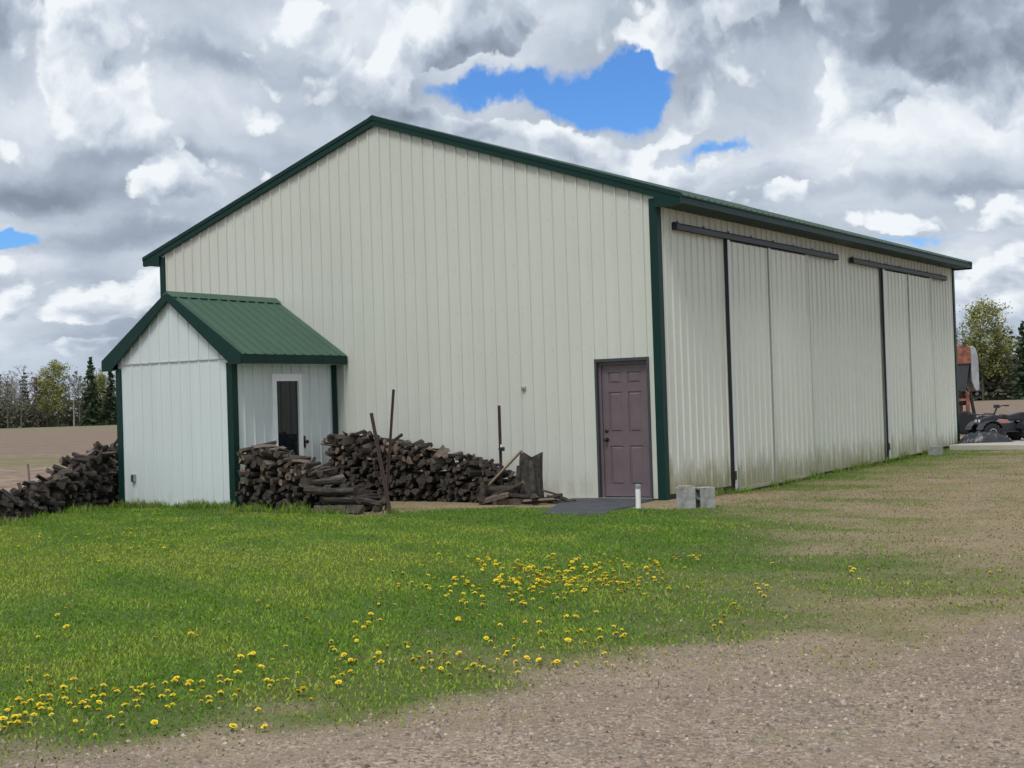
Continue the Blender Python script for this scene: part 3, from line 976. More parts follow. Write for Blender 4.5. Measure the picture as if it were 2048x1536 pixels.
    # glazed side door with white frame
    d = MB()
    x0 = SX1 - 0.03
    d.box(x0, x0 + 0.075, dy0, dy0 + 0.10, 0.05, dz)
    d.box(x0, x0 + 0.075, dy1 - 0.24, dy1 - 0.165, 0.05, dz)
    d.box(x0, x0 + 0.073, dy0 + 0.101, dy1 - 0.241, dz - 0.12, dz)
    d.box(x0, x0 + 0.073, dy0 + 0.101, dy1 - 0.241, 0.05, 0.40)
    dob = d.build('side_door', M['white'], shed)
    s = MB(); s.box(x0, x0 + 0.045, dy1 - 0.164, dy1, 0.05, dz); s.build('side_panel', M['shed'], dob)
    g = MB(); g.box(x0 + 0.02, x0 + 0.035, dy0 + 0.10, dy1 - 0.24, 0.40, dz - 0.12); g.build('pane', M['glass'], dob)
    k = MB()
    k.box(x0 + 0.045, x0 + 0.062, dy1 - 0.145, dy1 - 0.095, 0.90, 1.10)
    k.tube((x0 + 0.06, dy1 - 0.12, 1.0), (x0 + 0.115, dy1 - 0.12, 1.0), 0.014); k.lathe((x0 + 0.10, dy1 - 0.12, 1.0), (1, 0, 0), [(0, .018), (.012, .032), (.03, .032), (.036, .016)], 12)
    k.build('door_handle', M['metal'], dob)
    # outlet box low on the front
    b = MB(); b.box(-8.735, -8.655, SY - 0.055, SY - 0.001, 0.415, 0.545); ob = b.build('outlet_box', M['galv'], shed, bevel=0.006)
    b = MB(); b.box(-8.72, -8.67, SY - 0.062, SY - 0.0545, 0.43, 0.53); b.build('outlet_cover', M['track'], ob)
build_shed()

# ------------------------------------------------------------------ firewood
rnd = random.Random(11)
M['stumpbark'] = plain('weathered stump bark', (0.062, 0.054, 0.047), 0.9, 0.8, 14.0, bump=1.0, bscale=40.0)
def log_mesh(k):
    r_ = random.Random(100 + k)
    mb = MB()
    hl = 0.21
    kind = (0, 2, 3, 1, 3, 2)[k % 6]
    if kind in (0, 1):                       # round
        n = 9
        ang = [2 * math.pi * i / n for i in range(n)]
        ring = [(0.06 * r_.uniform(.86, 1.1) * math.cos(a), 0.06 * r_.uniform(.86, 1.1) * math.sin(a)) for a in ang]
        sides = [0] * n
    elif kind == 2:                          # half split
        n = 7
        ring = [(0.07 * r_.uniform(.9, 1.08) * math.cos(a), 0.07 * r_.uniform(.9, 1.08) * math.sin(a) - 0.022) for a in [math.pi * i / (n - 1) for i in range(n)]]
        sides = [0] * (n - 1) + [2]
    else:                                    # quarter split
        arc = [(-.052 + 0.115 * math.cos(a), -.052 + 0.115 * math.sin(a)) for a in [math.pi / 2 * i / 4 for i in range(5)]]
        ring = [(-.052, -.052)] + [(x * r_.uniform(.92, 1.06), y * r_.uniform(.92, 1.06)) for x, y in arc]
        sides = [2] + [0] * 4 + [2]
    n = len(ring)
    i0 = len(mb.v)
    bx, by = r_.uniform(-.012, .012), r_.uniform(-.012, .012)
    for s, (ox, oy) in ((-hl, (0, 0)), (0.02, (bx, by)), (hl, (0, 0))):
        tw = r_.uniform(.93, 1.07)
        for x, y in ring:
            mb.v.append((x * tw + ox, y * tw + oy, s + r_.uniform(-.008, .008)))
    for j in range(2):
        for q in range(n):
            q2 = (q + 1) % n
            mb.f.append((i0 + j * n + q, i0 + j * n + q2, i0 + (j + 1) * n + q2, i0 + (j + 1) * n + q)); mb.m.append(sides[q])
    mb.f.append(tuple(i0 + q for q in reversed(range(n)))); mb.m.append(1)
    mb.f.append(tuple(i0 + 2 * n + q for q in range(n))); mb.m.append(1)
    return mb
LOGMB = [log_mesh(k) for k in range(12)]
LOGME = [mb.mesh('firewood_log', [M['bark'], M['endgrain'], M['split']]) for mb in LOGMB]
def log_matrix(c, d, r, ln, spin):
    d = Vector(d).normalized()
    rot = d.to_track_quat('Z', 'Y').to_matrix().to_4x4() @ Matrix.Rotation(spin, 4, 'Z')
    return Matrix.Translation(Vector(c)) @ rot @ Matrix.Diagonal((r / 0.06, r / 0.06, ln / 0.42, 1.0))
def pack(prof, s0, s1, rmin, rmax, seed, fails=260):
    g = random.Random(seed)
    ps, pz = [p[0] for p in prof], [p[1] for p in prof]
    got, miss = [], 0
    while miss < fails:
        r = rmin + (rmax - rmin) * g.random() ** 1.4
        best = None
        for _ in range(5):
            s = g.uniform(s0 + r, s1 - r)
            z = r
            for (a, b, q) in got:
                dd = abs(a - s); rr = (r + q) * 0.97
                if dd < rr:
                    z = max(z, b + math.sqrt(rr * rr - dd * dd))
            gap = z + r - float(np.interp(s, ps, pz))
            if gap < 0.045 and (best is None or z < best[1]):
                best = (s, z)
        if best is None:
            miss += 1
            continue
        miss = 0
        got.append((best[0], best[1], r))
    return got
REST = []                                    # logs past the limit
def place_logs(items, label, group, limit):
    """items: (centre, axis, radius, length)"""
    for k, (c, d, r, ln) in enumerate(items):
        v = rnd.randrange(12)
        mx = log_matrix(c, d, r, ln, rnd.uniform(0, 6.28))
        if k < limit:
            o = bpy.data.objects.new('firewood_log', LOGME[v])
            COL.objects.link(o)
            o.matrix_world = mx
            tag(o, label, 'log', group)
        else:
            REST.append((v, mx))
def pile_items(p0, dr, face, prof, s0, s1, rmin, rmax, seed, jit, ln=0.42):
    g = random.Random(seed + 1)
    p0, dr, face = Vector(p0), Vector(dr).normalized(), Vector(face).normalized()
    out = []
    for s, z, r in pack(prof, s0, s1, rmin, rmax, seed):
        b = p0 + dr * s
        top = z + r > float(np.interp(s, [q[0] for q in prof], [q[1] for q in prof])) - 0.16
        jj = jit * (2.6 if top else 1.0)
        c = b - face * (ln / 2) + face * g.uniform(-0.08, 0.10)
        d = face + dr * g.gauss(0, jj) + Vector((0, 0, g.gauss(0, jj * 0.45)))
        out.append(((c.x, c.y, z + hz(c.x, c.y) - 0.01), d, r, ln * g.uniform(.88, 1.1)))
    out.sort(key=lambda t: -t[0][2])
    return out
# beside the shed door
PA = pile_items((0, -2.86, 0), (1, 0, 0), (0, -1, 0), [(-5.95, .92), (-5.62, 1.02), (-5.25, .93), (-4.85, .76), (-4.6, .74), (-4.25, .53), (-3.65, .26), (-3.35, .12)], -5.97, -3.3, 0.027, 0.062, 5, 0.20)
# long stack along the gable
PB = pile_items((0, -0.72, 0), (1, 0, 0), (0, -1, 0), [(-6.0, 1.08), (-5.6, 1.12), (-4.85, 1.00), (-3.9, .85), (-3.35, .72), (-2.8, .60), (-2.4, .40), (-2.25, .2)], -6.02, -2.2, 0.028, 0.064, 8, 0.18)
# tumbled heap left of the shed
PD = pile_items((-9.28, -2.62, 0), (0.36, -0.93, 0), (0.93, 0.36, 0), [(-.7, .98), (0, .96), (.5, .88), (1.0, .68), (1.6, .50), (2.1, .38), (3.3, .34), (4.6, .32)], -0.7, 4.6, 0.030, 0.066, 21, 0.6)
print('logs', len(PA), len(PB), len(PD))
place_logs(PA, 'dark weathered split log in the stack beside the shed door', 'logs stacked beside the shed door', 96)
place_logs(PB, 'dark weathered log in the long stack against the barn gable', 'logs stacked along the barn gable', 110)
place_logs(PD, 'grey log in the tumbled heap beyond the shed, at the frame edge', 'logs heaped beyond the shed', 80)
# logs fallen lengthwise off the near stack
FALL = [((-3.98, -3.02, .47), (1, -.10, .06), .052, .62), ((-3.72, -3.10, .33), (1, .05, .02), .058, .60), ((-3.62, -3.16, .20), (1, -.08, .03), .055, .66),
        ((-3.45, -3.22, .08), (1, -.16, .0), .060, .60), ((-3.75, -3.28, .075), (1, .12, 0), .055, .55), ((-4.15, -3.06, .34), (1, .10, -.08), .05, .5), ((-3.25, -3.05, .18), (1, .3, -.2), .05, .5)]
place_logs(FALL, 'pale grey log fallen lengthwise off the stack beside the shed door', 'logs fallen off the near stack', 99)
# scraps by the stump
SCR = [((-1.62, -.95, .05), (1, .5, .05), .035, .5), ((-1.5, -.80, .10), (.8, -.4, .15), .03, .55), ((-1.68, -1.0, .12), (.5, -1, .1), .04, .4), ((-2.35, -1.1, .10), (1, -.2, .22), .035, .6), ((-2.05, -1.02, .14), (1, .35, -.1), .038, .5),
       ((-2.7, -.9, .28), (.6, -.5, .4), .04, .45), ((-2.2, -.95, .22), (.9, .1, .35), .03, .6), ((-1.4, -.68, .03), (1, .1, 0), .03, .45),
       ((-2.62, -0.95, .07), (.3, -1, .02), .065, .34), ((-2.45, -1.0, .06), (1, -.35, .05), .055, .5), ((-2.3, -.82, .17), (1, .2, .12), .05, .55), ((-2.5, -.75, .2), (.8, .6, .1), .055, .45),
       ((-2.62, -1.02, .17), (.05, .2, 1), .055, .34), ((-2.15, -1.05, .05), (1, .1, 0), .05, .45)]
place_logs(SCR, 'short log lying in the loose scatter at the foot of the stump', 'logs around the stump', 99)
if REST:
    vs_, fs_, ms_ = [], [], []
    for v, mx in REST:
        i = len(vs_)
        vs_ += [tuple(mx @ Vector(p)) for p in LOGMB[v].v]
        fs_ += [tuple(i + k for k in f) for f in LOGMB[v].f]
        ms_ += LOGMB[v].m
    mb = MB(); mb.v, mb.f, mb.m = vs_, fs_, ms_
    o = mb.build('firewood', [M['bark'], M['endgrain'], M['split']])
    tag(o, 'lower dark firewood packed underneath the stacks beside the barn', 'firewood', kind='stuff')

# upright stump with a leaning board
st = MB()
rs = random.Random(4)
NS = 22
flute = [rs.uniform(.80, 1.16) for _ in range(NS)]
ragged = [rs.uniform(-.09, .05) for _ in range(NS)]
lv = [(-.05, .225), (.06, .205), (.22, .190), (.42, .184), (.60, .190), (.74, .186)]
for j, (z, r) in enumerate(lv):
    for k in range(NS):
        a = 2 * math.pi * k / NS
        rr = r * flute[k] * rs.uniform(.96, 1.04)
        st.v.append((-1.98 + .02 * j / 5 + rr * math.cos(a), -.62 + rr * math.sin(a), z + (ragged[k] if j == 5 else 0)))
for j in range(5):
    for k in range(NS):
        k2 = (k + 1) % NS
        st.f.append((j * NS + k, j * NS + k2, (j + 1) * NS + k2, (j + 1) * NS + k)); st.m.append(0)
st.v.append((-1.96, -.62, .70))
for k in range(NS):
    st.f.append((5 * NS + k, 5 * NS + (k + 1) % NS, 6 * NS)); st.m.append(1)
o = st.build('tree_stump', [M['stumpbark'], M['endgrain']])
tag(o, 'tall ragged grey stump standing on end between the stack and entrance door', 'stump')
for a0, a1, r in (((-1.80, -.86, .02), (-1.86, -.80, .66), .05), ((-2.12, -.88, .02), (-2.06, -.82, .58), .045)):
    m_ = MB(); m_.path([a0, ((a0[0] + a1[0]) / 2 + .015, (a0[1] + a1[1]) / 2, (a0[2] + a1[2]) / 2), a1], [r, r * .95, r * .8], 7)
    tag(m_.build('split_slab', M['stumpbark']), 'narrow split slab propped upright against the ragged stump', 'slab', 'slabs propped on the stump')
b = MB(); b.obox((-2.28, -0.93, .52), Vector((.66, 0, .56)).normalized(), (0, 1, 0), Vector((-.56, 0, .66)).normalized(), .46, .03, .010)
tag(b.build('board', M['tan']), 'tan split board leaning against the upright stump', 'board')
for k, (a, c_, r) in enumerate([((-1.72, -.72, .20), (-1.25, -.62, .03), .018), ((-1.70, -.6, .10), (-1.15, -.75, .02), .022), ((-1.75, -.8, .07), (-1.35, -.9, .02), .016)]):
    s = MB(); mid = (Vector(a) + Vector(c_)) / 2 + Vector((0, 0, .02)); s.path([a, mid, c_], [r, r * .9, r * .6], 6)
    tag(s.build('stick', M['bark']), 'thin dark stick lying between the stump and the dark pad', 'stick', 'sticks by the stump')

# ------------------------------------------------------------------ steel posts
def tpost(p0, p1, w, label, mat='rust', studs=True):
    p0, p1 = Vector(p0), Vector(p1)
    d = (p1 - p0).normalized(); ln = (p1 - p0).length
    ax = d.cross(Vector((0, 1, 0))).normalized(); ay = d.cross(ax).normalized()
    m = MB()
    c = (p0 + p1) / 2
    m.obox(c, ax, ay, d, w / 2, 0.005, ln / 2)
    m.obox(c + ay * (w * .3 + .0052), ax, ay, d, 0.005, w * .3, ln / 2 - .001)
    o = m.build('steel_post', M[mat], off=tuple(p0))
    if studs:
        s = MB()
        k = 0.15
        while k < ln - .05:
            s.obox(p0 + d * k - ay * .009, ax, ay, d, .012, .0035, .012); k += 0.055
        s.build('post_studs', M[mat], o, off=tuple(p0))
    tag(o, label, 'post')
    return o
tpost((-2.77, -3.06, -0.15), (-3.10, -3.06, 1.46), 0.055, 'rusty steel post leaning out of the woodpile, shorter tip of the crossed pair')
tpost((-3.55, -2.25, -0.1), (-3.32, -2.25, 1.80), 0.042, 'thin rusty steel post, taller tip of the crossed pair above the woodpile')
p = tpost((-2.53, -0.62, -0.1), (-2.53, -0.62, 1.51), 0.052, 'straight upright steel post at the end of the long stack')
i = MB(); i.box(-2.515, -2.46, -.66, -.60, .80, .86); i.tube((-2.49, -.66, .83), (-2.49, -.70, .83), .02, .026, 8)
i.build('insulator', M['plastic'], p, off=(-2.53, -.62, -.1))
i = MB(); i.box(-2.505, -2.48, -.655, -.61, .8605, .90); i.build('insulator_clip', M['pvc'], p, off=(-2.53, -.62, -.1))
s = MB(); s.tube((-14.1, -.5, -.1), (-14.22, -.45, .62), .028, .022, 7)
tag(s.build('wooden_stake', M['stake']), 'thin wooden stake standing in the tilled field beyond the log heap', 'stake')

# ------------------------------------------------------------------ pad, pipe, blocks
pad = MB()
poly = [(-1.62, -.06), (-.12, -.06), (-.02, -.7), (.12, -1.25), (.20, -1.9), (.42, -2.55), (.02, -2.72), (-.55, -2.55), (-.78, -2.1), (-1.05, -1.55), (-1.38, -.85)]
pr = random.Random(3)
pp = []
for k in range(len(poly)):
    a, b_ = Vector(poly[k]), Vector(poly[(k + 1) % len(poly)])
    for t in (0, .34, .67):
        q = a.lerp(b_, t)
        if k > 0: q += Vector((pr.uniform(-.03, .03), pr.uniform(-.03, .03)))
        pp.append(q)
cen = Vector((-.55, -1.2))
ring1 = [(q.x, q.y, hz(q.x, q.y) - .02) for q in pp]
ring2 = [((q.x - cen.x) * .97 + cen.x, (q.y - cen.y) * .97 + cen.y, hz(q.x, q.y) + .014 + .016 * max(0, (q.y + 2.7) / 2.7)) for q in pp]
n = len(pp)
pad.v = ring1 + ring2 + [(cen.x, cen.y, hz(cen.x, cen.y) + .028)]
for k in range(n):
    k2 = (k + 1) % n
    pad.f.append((k2, k, n + k, n + k2)); pad.m.append(0)
    pad.f.append((n + k2, n + k, 2 * n)); pad.m.append(0)
o = pad.build('asphalt_pad', M['mat'])
tag(o, 'dark grey asphalt pad in front of the mauve entrance door', 'pad')

p = MB()
p.lathe((.31, -1.42, -.1), (0.01, 0, 1), [(0, .036), (.40, .036), (.401, .031), (.36, .030)], 16)
po = p.build('standpipe', M['pvc'], off=(.31, -1.42, 0), smooth=False)
c = MB(); c.lathe((.3135, -1.42, .287), (0.01, 0, 1), [(0, .041), (.045, .041), (.05, .036), (.062, .034)], 16); c.build('pipe_cap', M['galv'], po)
tag(po, 'short white plastic standpipe beside the dark pad', 'pipe')

def block(loc, rz, tilt, label, dims=(.39, .19, .19), up=False):
    l, w, h = dims
    m = MB()
    t = .034
    zo = -h / 2 if up else 0.0
    m.box(-l / 2, l / 2, -w / 2, -w / 2 + t, zo, zo + h)
    m.box(-l / 2, l / 2, w / 2 - t, w / 2, zo, zo + h)
    for cx in (-l / 2 + t / 2, 0, l / 2 - t / 2):
        m.box(cx - t / 2, cx + t / 2, -w / 2 + t + .0005, w / 2 - t - .0005, zo + .001, zo + h - .001)
    o = m.build('concrete_block', M['concrete'], off=(0, 0, 0), bevel=.006)
    o.location = loc
    o.rotation_euler = (tilt, math.pi / 2 if up else 0, rz)
    tag(o, label, 'concrete block')
    return o
block((.955, -1.219, hz(.9, -1.3) - .055 + .17), R(28), 0, 'grey concrete block on end beside the barn corner, nearer the corner trim', (.34, .24, .26), up=True)
block((1.175, -1.076, hz(1.2, -1.1) - .05 + .165), R(50), 0, 'grey concrete block on end beside the barn corner, nearer the sliding door', (.33, .22, .22), up=True)
f = MB(); 
fl = [(.87, -1.31), (1.0, -1.29), (1.07, -1.2), (1.02, -1.14), (.92, -1.13), (.85, -1.2)]
f.prism([(x, y, hz(.9, -1.3) + .2862) for k, (x, y) in enumerate(fl)], (0, 0, .022))
tag(f.build('flat_stone', M['tan'], bevel=.006), 'flat tan stone lying on top of the concrete block nearer the corner trim', 'stone')
block((.32, 12.35, hz(.3, 12.3) - .01), R(88), 0, 'single concrete block lying at the foot of the far sliding door', (.42, .2, .2))

# ------------------------------------------------------------------ concrete slab, quad bike and farm machine behind the barn
sl = MB()
sl.prism([(.22, 13.75, -.1), (5.2, 13.2, -.1), (5.4, 18.2, -.1), (.12, 18.4, -.1)], (0, 0, .365))
tag(sl.build('concrete_slab', M['slab'], bevel=.01), 'pale concrete slab under the quad bike past the barn corner', 'slab')
def quad_bike(loc, rz):
    q = empty('quad_bike', loc)
    q.rotation_euler = (0, 0, rz)
    ORG[q.name] = (0, 0, 0)
    tag(q, 'small black and faded red quad bike parked past the far barn corner', 'quad bike')
    for x in (-.56, .58):
        for s in (-1, 1):
            w = MB()
            w.lathe((x, s * .30, .26), (0, s, 0), [(0, .17), (.01, .235), (.05, .262), (.17, .262), (.21, .235), (.22, .17)], 20)
            for a in range(16):
                th = a * math.pi / 8
                w.obox((x + .262 * math.cos(th), s * .41, .26 + .262 * math.sin(th)), (math.cos(th), 0, math.sin(th)), (0, 1, 0), (-math.sin(th), 0, math.cos(th)), .012, .085, .02)
            wo = w.build('wheel', M['rubber'], q)
            rm = MB(); rm.lathe((x, s * .50, .26), (0, s, 0), [(0, .125), (.018, .13), (.022, .10), (.012, .03), (.03, .028)], 14); rm.build('rim', M['galv'], wo)
    ch = MB()
    ch.box(-.62, .62, -.14, .14, .28, .38); ch.box(-.25, .3, -.19, .19, .24, .50)
    ch.tube((-.56, -.32, .26), (-.56, .32, .26), .028); ch.tube((.58, -.32, .26), (.58, .32, .26), .028)
    ch.box(-.28, .22, -.34, .34, .25, .28)
    ch.build('chassis', M['plastic'], q)
    bd = MB()                                # tank and nose fairing
    bd.prism([(-.02, -.15, .5), (.12, -.15, .72), (.36, -.15, .74), (.74, -.15, .62), (.80, -.15, .48), (.5, -.15, .42)], (0, .3, 0))
    bd.build('fairing', M['plastic'], q, bevel=.03)
    sp_ = MB(); sp_.prism([(-.18, -.165, .42), (-.05, -.165, .60), (.22, -.165, .62), (.34, -.165, .52), (.20, -.165, .40)], (0, .33, 0)); sp_.build('side_panel', M['pinkred'], q, bevel=.015)
    for x, s0 in ((.58, 1), (-.58, -1)):
        for s in (-1, 1):
            fd = MB()
            pts = []
            for k in range(8):
                a = math.pi * (.08 + .80 * k / 7)
                pts.append((x + .34 * math.cos(a), .26 + .33 * math.sin(a)))
            inn = [(x + (px - x) * .93, .26 + (pz - .26) * .93) for px, pz in reversed(pts)]
            y0 = s * .16
            fd.prism([(px, y0, pz) for px, pz in pts + inn], (0, s * .36, 0))
            fd.build('fender', M['plastic'], q)
    se = MB()
    se.prism([(-.70, -.15, .62), (-.68, -.15, .76), (-.5, -.15, .80), (-.1, -.15, .72), (.08, -.15, .76), (.10, -.15, .66), (-.1, -.15, .56), (-.6, -.15, .55)], (0, .30, 0))
    se.build('seat', M['plastic'], q, bevel=.035)
    hb = MB()
    hb.tube((.30, 0, .70), (.18, 0, .96), .025); hb.path([(.06, -.38, .99), (.14, -.24, 1.0), (.18, -.08, .95), (.18, .08, .95), (.14, .24, 1.0), (.06, .38, .99)], .014)
    hb.box(.15, .24, -.09, .09, .93, 1.02)
    ho = hb.build('handlebar', M['plastic'], q)
    for s in (-1, 1):
        gp = MB(); gp.tube((.10, s * .30, .995), (.045, s * .41, .99), .020); gp.build('grip', M['rubber'], ho)
    for x0, x1, z in ((.44, .92, .76), (-.96, -.48, .74)):
        rk = MB()
        for k in range(5):
            rk.tube((x0, -.26 + k * .13, z), (x1, -.26 + k * .13, z), .011, n=6)
        rk.tube((x0, -.28, z + .022), (x0, .28, z + .022), .011, n=6); rk.tube((x1, -.28, z + .022), (x1, .28, z + .022), .011, n=6)
        rk.tube(((x0 + x1) / 2, -.1, z), ((x0 + x1) / 2, -.1, z - .2), .011, n=6); rk.tube(((x0 + x1) / 2, .1, z), ((x0 + x1) / 2, .1, z - .2), .011, n=6)
        rk.build('rack', M['plastic'], q)
    for s in (-1, 1):
        hl = MB(); hl.lathe((.77, s * .10, .57), (1, 0, 0), [(0, .05), (.02, .05), (.028, .03)], 12); hl.build('headlight', M['white'], q)
    return q
quad_bike((.86, 16.1, .266), math.atan2(-.55, -.83) + R(8)).scale = (.86, .86, .86)

def farm_machine(loc):
    r = Vector((.833, .552, 0)); f = Vector((-.552, .834, 0)); u = Vector((0, 0, 1))
    q = empty('farm_machine', loc)
    tag(q, 'tall orange farm machine with grey curved hood past the far barn corner', 'farm machine')
    L0 = Vector(loc)
    def P(a, b, c): return tuple(L0 + r * a + f * b + u * c)
    def bx(name, a0, a1, b0, b1, c0, c1, mat, bev=0.012):
        m = MB(); m.obox(P((a0 + a1) / 2, (b0 + b1) / 2, (c0 + c1) / 2), r, f, u, (a1 - a0) / 2, (b1 - b0) / 2, (c1 - c0) / 2)
        return m.build(name, M[mat], q, off=tuple(loc), bevel=bev)
    m = MB()
    m.prism([P(-1.1, -.4, 2.05), P(.10, -.4, 2.05), P(.10, -.4, 2.48), P(.02, -.4, 2.60), P(-1.02, -.4, 2.60), P(-1.1, -.4, 2.48)], f * .8)
    m.build('hopper', M['orange'], q, off=tuple(loc), bevel=.015)
    m = MB(); m.prism([P(-.95, -.36, 2.045), P(.06, -.36, 2.045), P(-.08, -.36, 1.25), P(-.75, -.36, 1.25)], f * .72)
    m.build('chute', M['track'], q, off=tuple(loc))
    m = MB()                                 # curved hood
    pts = [(.105, 2.56), (.17, 2.57), (.26, 2.50), (.32, 2.30), (.335, 1.85), (.335, 1.32), (.30, 1.24), (.24, 1.24), (.18, 1.34), (.12, 1.55)]
    m.prism([P(a, -.35, c) for a, c in pts], f * .7)
    m.build('hood', M['grey'], q, off=tuple(loc), bevel=.02)
    bx('lamp', -.12, -.04, -.44, -.40, 2.604, 2.68, 'black', .004)
    for a in (-.95, -.02):
        for b in (-.32, .32):
            m = MB(); m.obox(P(a, b, .62), r, f, u, .045, .045, .62); m.build('leg', M['orange'], q, off=tuple(loc))
    m = MB(); m.tube(P(.10, -.2, 1.2), P(.22, -.25, .35), .05); m.tube(P(.22, -.25, .35), P(-.02, -.25, .15), .04); m.build('discharge_pipe', M['metal'], q, off=tuple(loc))
    for c in (.25, 1.0):
        m = MB(); m.obox(P(-.485, -.32, c), r, f, u, .415, .03, .035); m.build('brace', M['orange'], q, off=tuple(loc))
    m = MB(); m.obox(P(-.25, -.05, .98), r, f, u, .3, .2, .14); m.build('gearbox', M['metal'], q, off=tuple(loc), bevel=.03)
    for s in (-.45, .45):
        m = MB(); m.lathe(Vector(P(-.2, s, .33)), f * (1 if s > 0 else -1), [(0, .2), (.02, .31), (.06, .34), (.16, .34), (.2, .31), (.21, .2)], 20)
        wo = m.build('wheel', M['rubber'], q, off=tuple(loc))
farm_machine((-2.05, 23.2, .24))
# bits on the slab beside the quad bike
def tyre(loc, axis, label):
    t = MB(); t.lathe((0, 0, 0), axis, [(0, .20), (.01, .27), (.05, .30), (.14, .30), (.18, .27), (.19, .20), (.10, .18)], 20)
    o = t.build('old_tyre', M['rubber'])
    o.location = loc
    tag(o, label, 'tyre')
tyre((.30, 17.3, .268), (0, 0, 1), 'black tyre lying flat on the slab between quad bike and farm machine')
tyre((.22, 16.55, .56), (.75, -.6, .25), 'black tyre leaning upright in front of the farm machine wheel')
cr = MB(); cr.box(1.75, 2.2, 16.9, 17.4, .268, .62); cr.box(1.72, 2.23, 16.87, 17.43, .6205, .66)
tag(cr.build('storage_bin', M['plastic'], bevel=.02), 'black lidded bin on the slab behind the quad bike', 'bin')
bk = MB(); bk.lathe((2.12, 15.75, .268), (0, 0, 1), [(0, .12), (.30, .145), (.31, .15), (.31, .14), (.28, .135)], 16)
tag(bk.build('bucket', M['pvc']), 'white bucket on the slab at the right edge beside the quad bike', 'bucket')

def tarp():
    m = MB()
    nx, ny = 26, 18
    for j in range(ny):
        for i in range(nx):
            u_, v_ = i / (nx - 1) * 2 - 1, j / (ny - 1) * 2 - 1
            e = max(0.0, 1 - (u_ * u_ + v_ * v_))
            z = .25 * e ** .6 * (.55 + .9 * float(fbm(np.array([u_ * 3.0]), np.array([v_ * 3.0]), 1.0, 4, 9)[0])) + .035 * math.sin(9 * u_ + 5 * v_)* e
            p_ = Vector((.62, 15.25, .27)) + Vector((.83, .55, 0)) * (u_ * .62) + Vector((-.55, .83, 0)) * (v_ * .32) + Vector((0, 0, z))
            m.v.append(tuple(p_))
    for j in range(ny - 1):
        for i in range(nx - 1):
            a_ = j * nx + i
            m.f.append((a_, a_ + 1, a_ + nx + 1, a_ + nx)); m.m.append(0)
    tag(m.build('tarp', M['plastic'], smooth=False), 'crumpled black tarp heaped on the slab in front of the quad bike', 'tarp')
tarp()

# ------------------------------------------------------------------ trees
def tint_mat(name, rough=0.8, trans=0.0, spec=0.2):
    m, nt, b = new_mat(name)
    at = nt.node('ShaderNodeAttribute', attribute_name='tint')
    nt.l.new(at.outputs['Color'], b.inputs['Base Color'])
    b.inputs['Roughness'].default_value = rough
    b.inputs['Specular IOR Level'].default_value = spec
    if trans > 0:
        tr = nt.node('ShaderNodeBsdfTranslucent'); nt.l.new(at.outputs['Color'], tr.inputs[0])
        mx = nt.node('ShaderNodeMixShader'); mx.inputs[0].default_value = trans
        nt.l.new(b.outputs[0], mx.inputs[1]); nt.l.new(tr.outputs[0], mx.inputs[2])
        nt.l.new(mx.outputs[0], nt.n['Material Output'].inputs['Surface'])
    return m
M['leaf'] = tint_mat('leaves and twigs', 0.8, 0.25)
M['wood'] = tint_mat('tree bark', 0.9)
class TriBag:
    def __init__(self): self.v, self.c = [], []
    def tri(self, a, b, c, col):
        self.v += [a, b, c]; self.c += [col] * 3
    def add(self, V, C):
        self.v += list(map(tuple, V)); self.c += list(map(tuple, C))
    def arrays(self): return np.array(self.v, np.float32).reshape(-1, 3), np.array(self.c, np.float32).reshape(-1, 3)
def bag_stick(bag, a, b, r0, r1, col, n=4):
    a, b = Vector(a), Vector(b)
    d = (b - a)
    if d.length < 1e-5: return
    d.normalize(); u = d.orthogonal().normalized(); w = d.cross(u)
    for k in range(n):
        t0, t1 = 2 * math.pi * k / n, 2 * math.pi * (k + 1) / n
        o0, o1 = u * math.cos(t0) + w * math.sin(t0), u * math.cos(t1) + w * math.sin(t1)
        bag.tri(tuple(a + o0 * r0), tuple(a + o1 * r0), tuple(b + o1 * r1), col)
        bag.tri(tuple(a + o0 * r0), tuple(b + o1 * r1), tuple(b + o0 * r1), col)
def leaf_quads(bag, pts, size, cols, rng, flat=0.4):
    pts = np.asarray(pts)
    n = len(pts)
    if n == 0: return
    a = rng.normal(size=(n, 3)); a[:, 2] *= flat; a /= np.linalg.norm(a, axis=1)[:, None]
    b = rng.normal(size=(n, 3)); b = np.cross(a, b); b /= np.linalg.norm(b, axis=1)[:, None]
    s = size * rng.uniform(.55, 1.3, (n, 1))
    a, b = a * s, b * s * .7
    V = np.stack([pts - a, pts + b, pts + a, pts - a, pts + a, pts - b], 1).reshape(-1, 3)
    C = np.repeat(cols, 6, axis=0)
    bag.add(V, C)
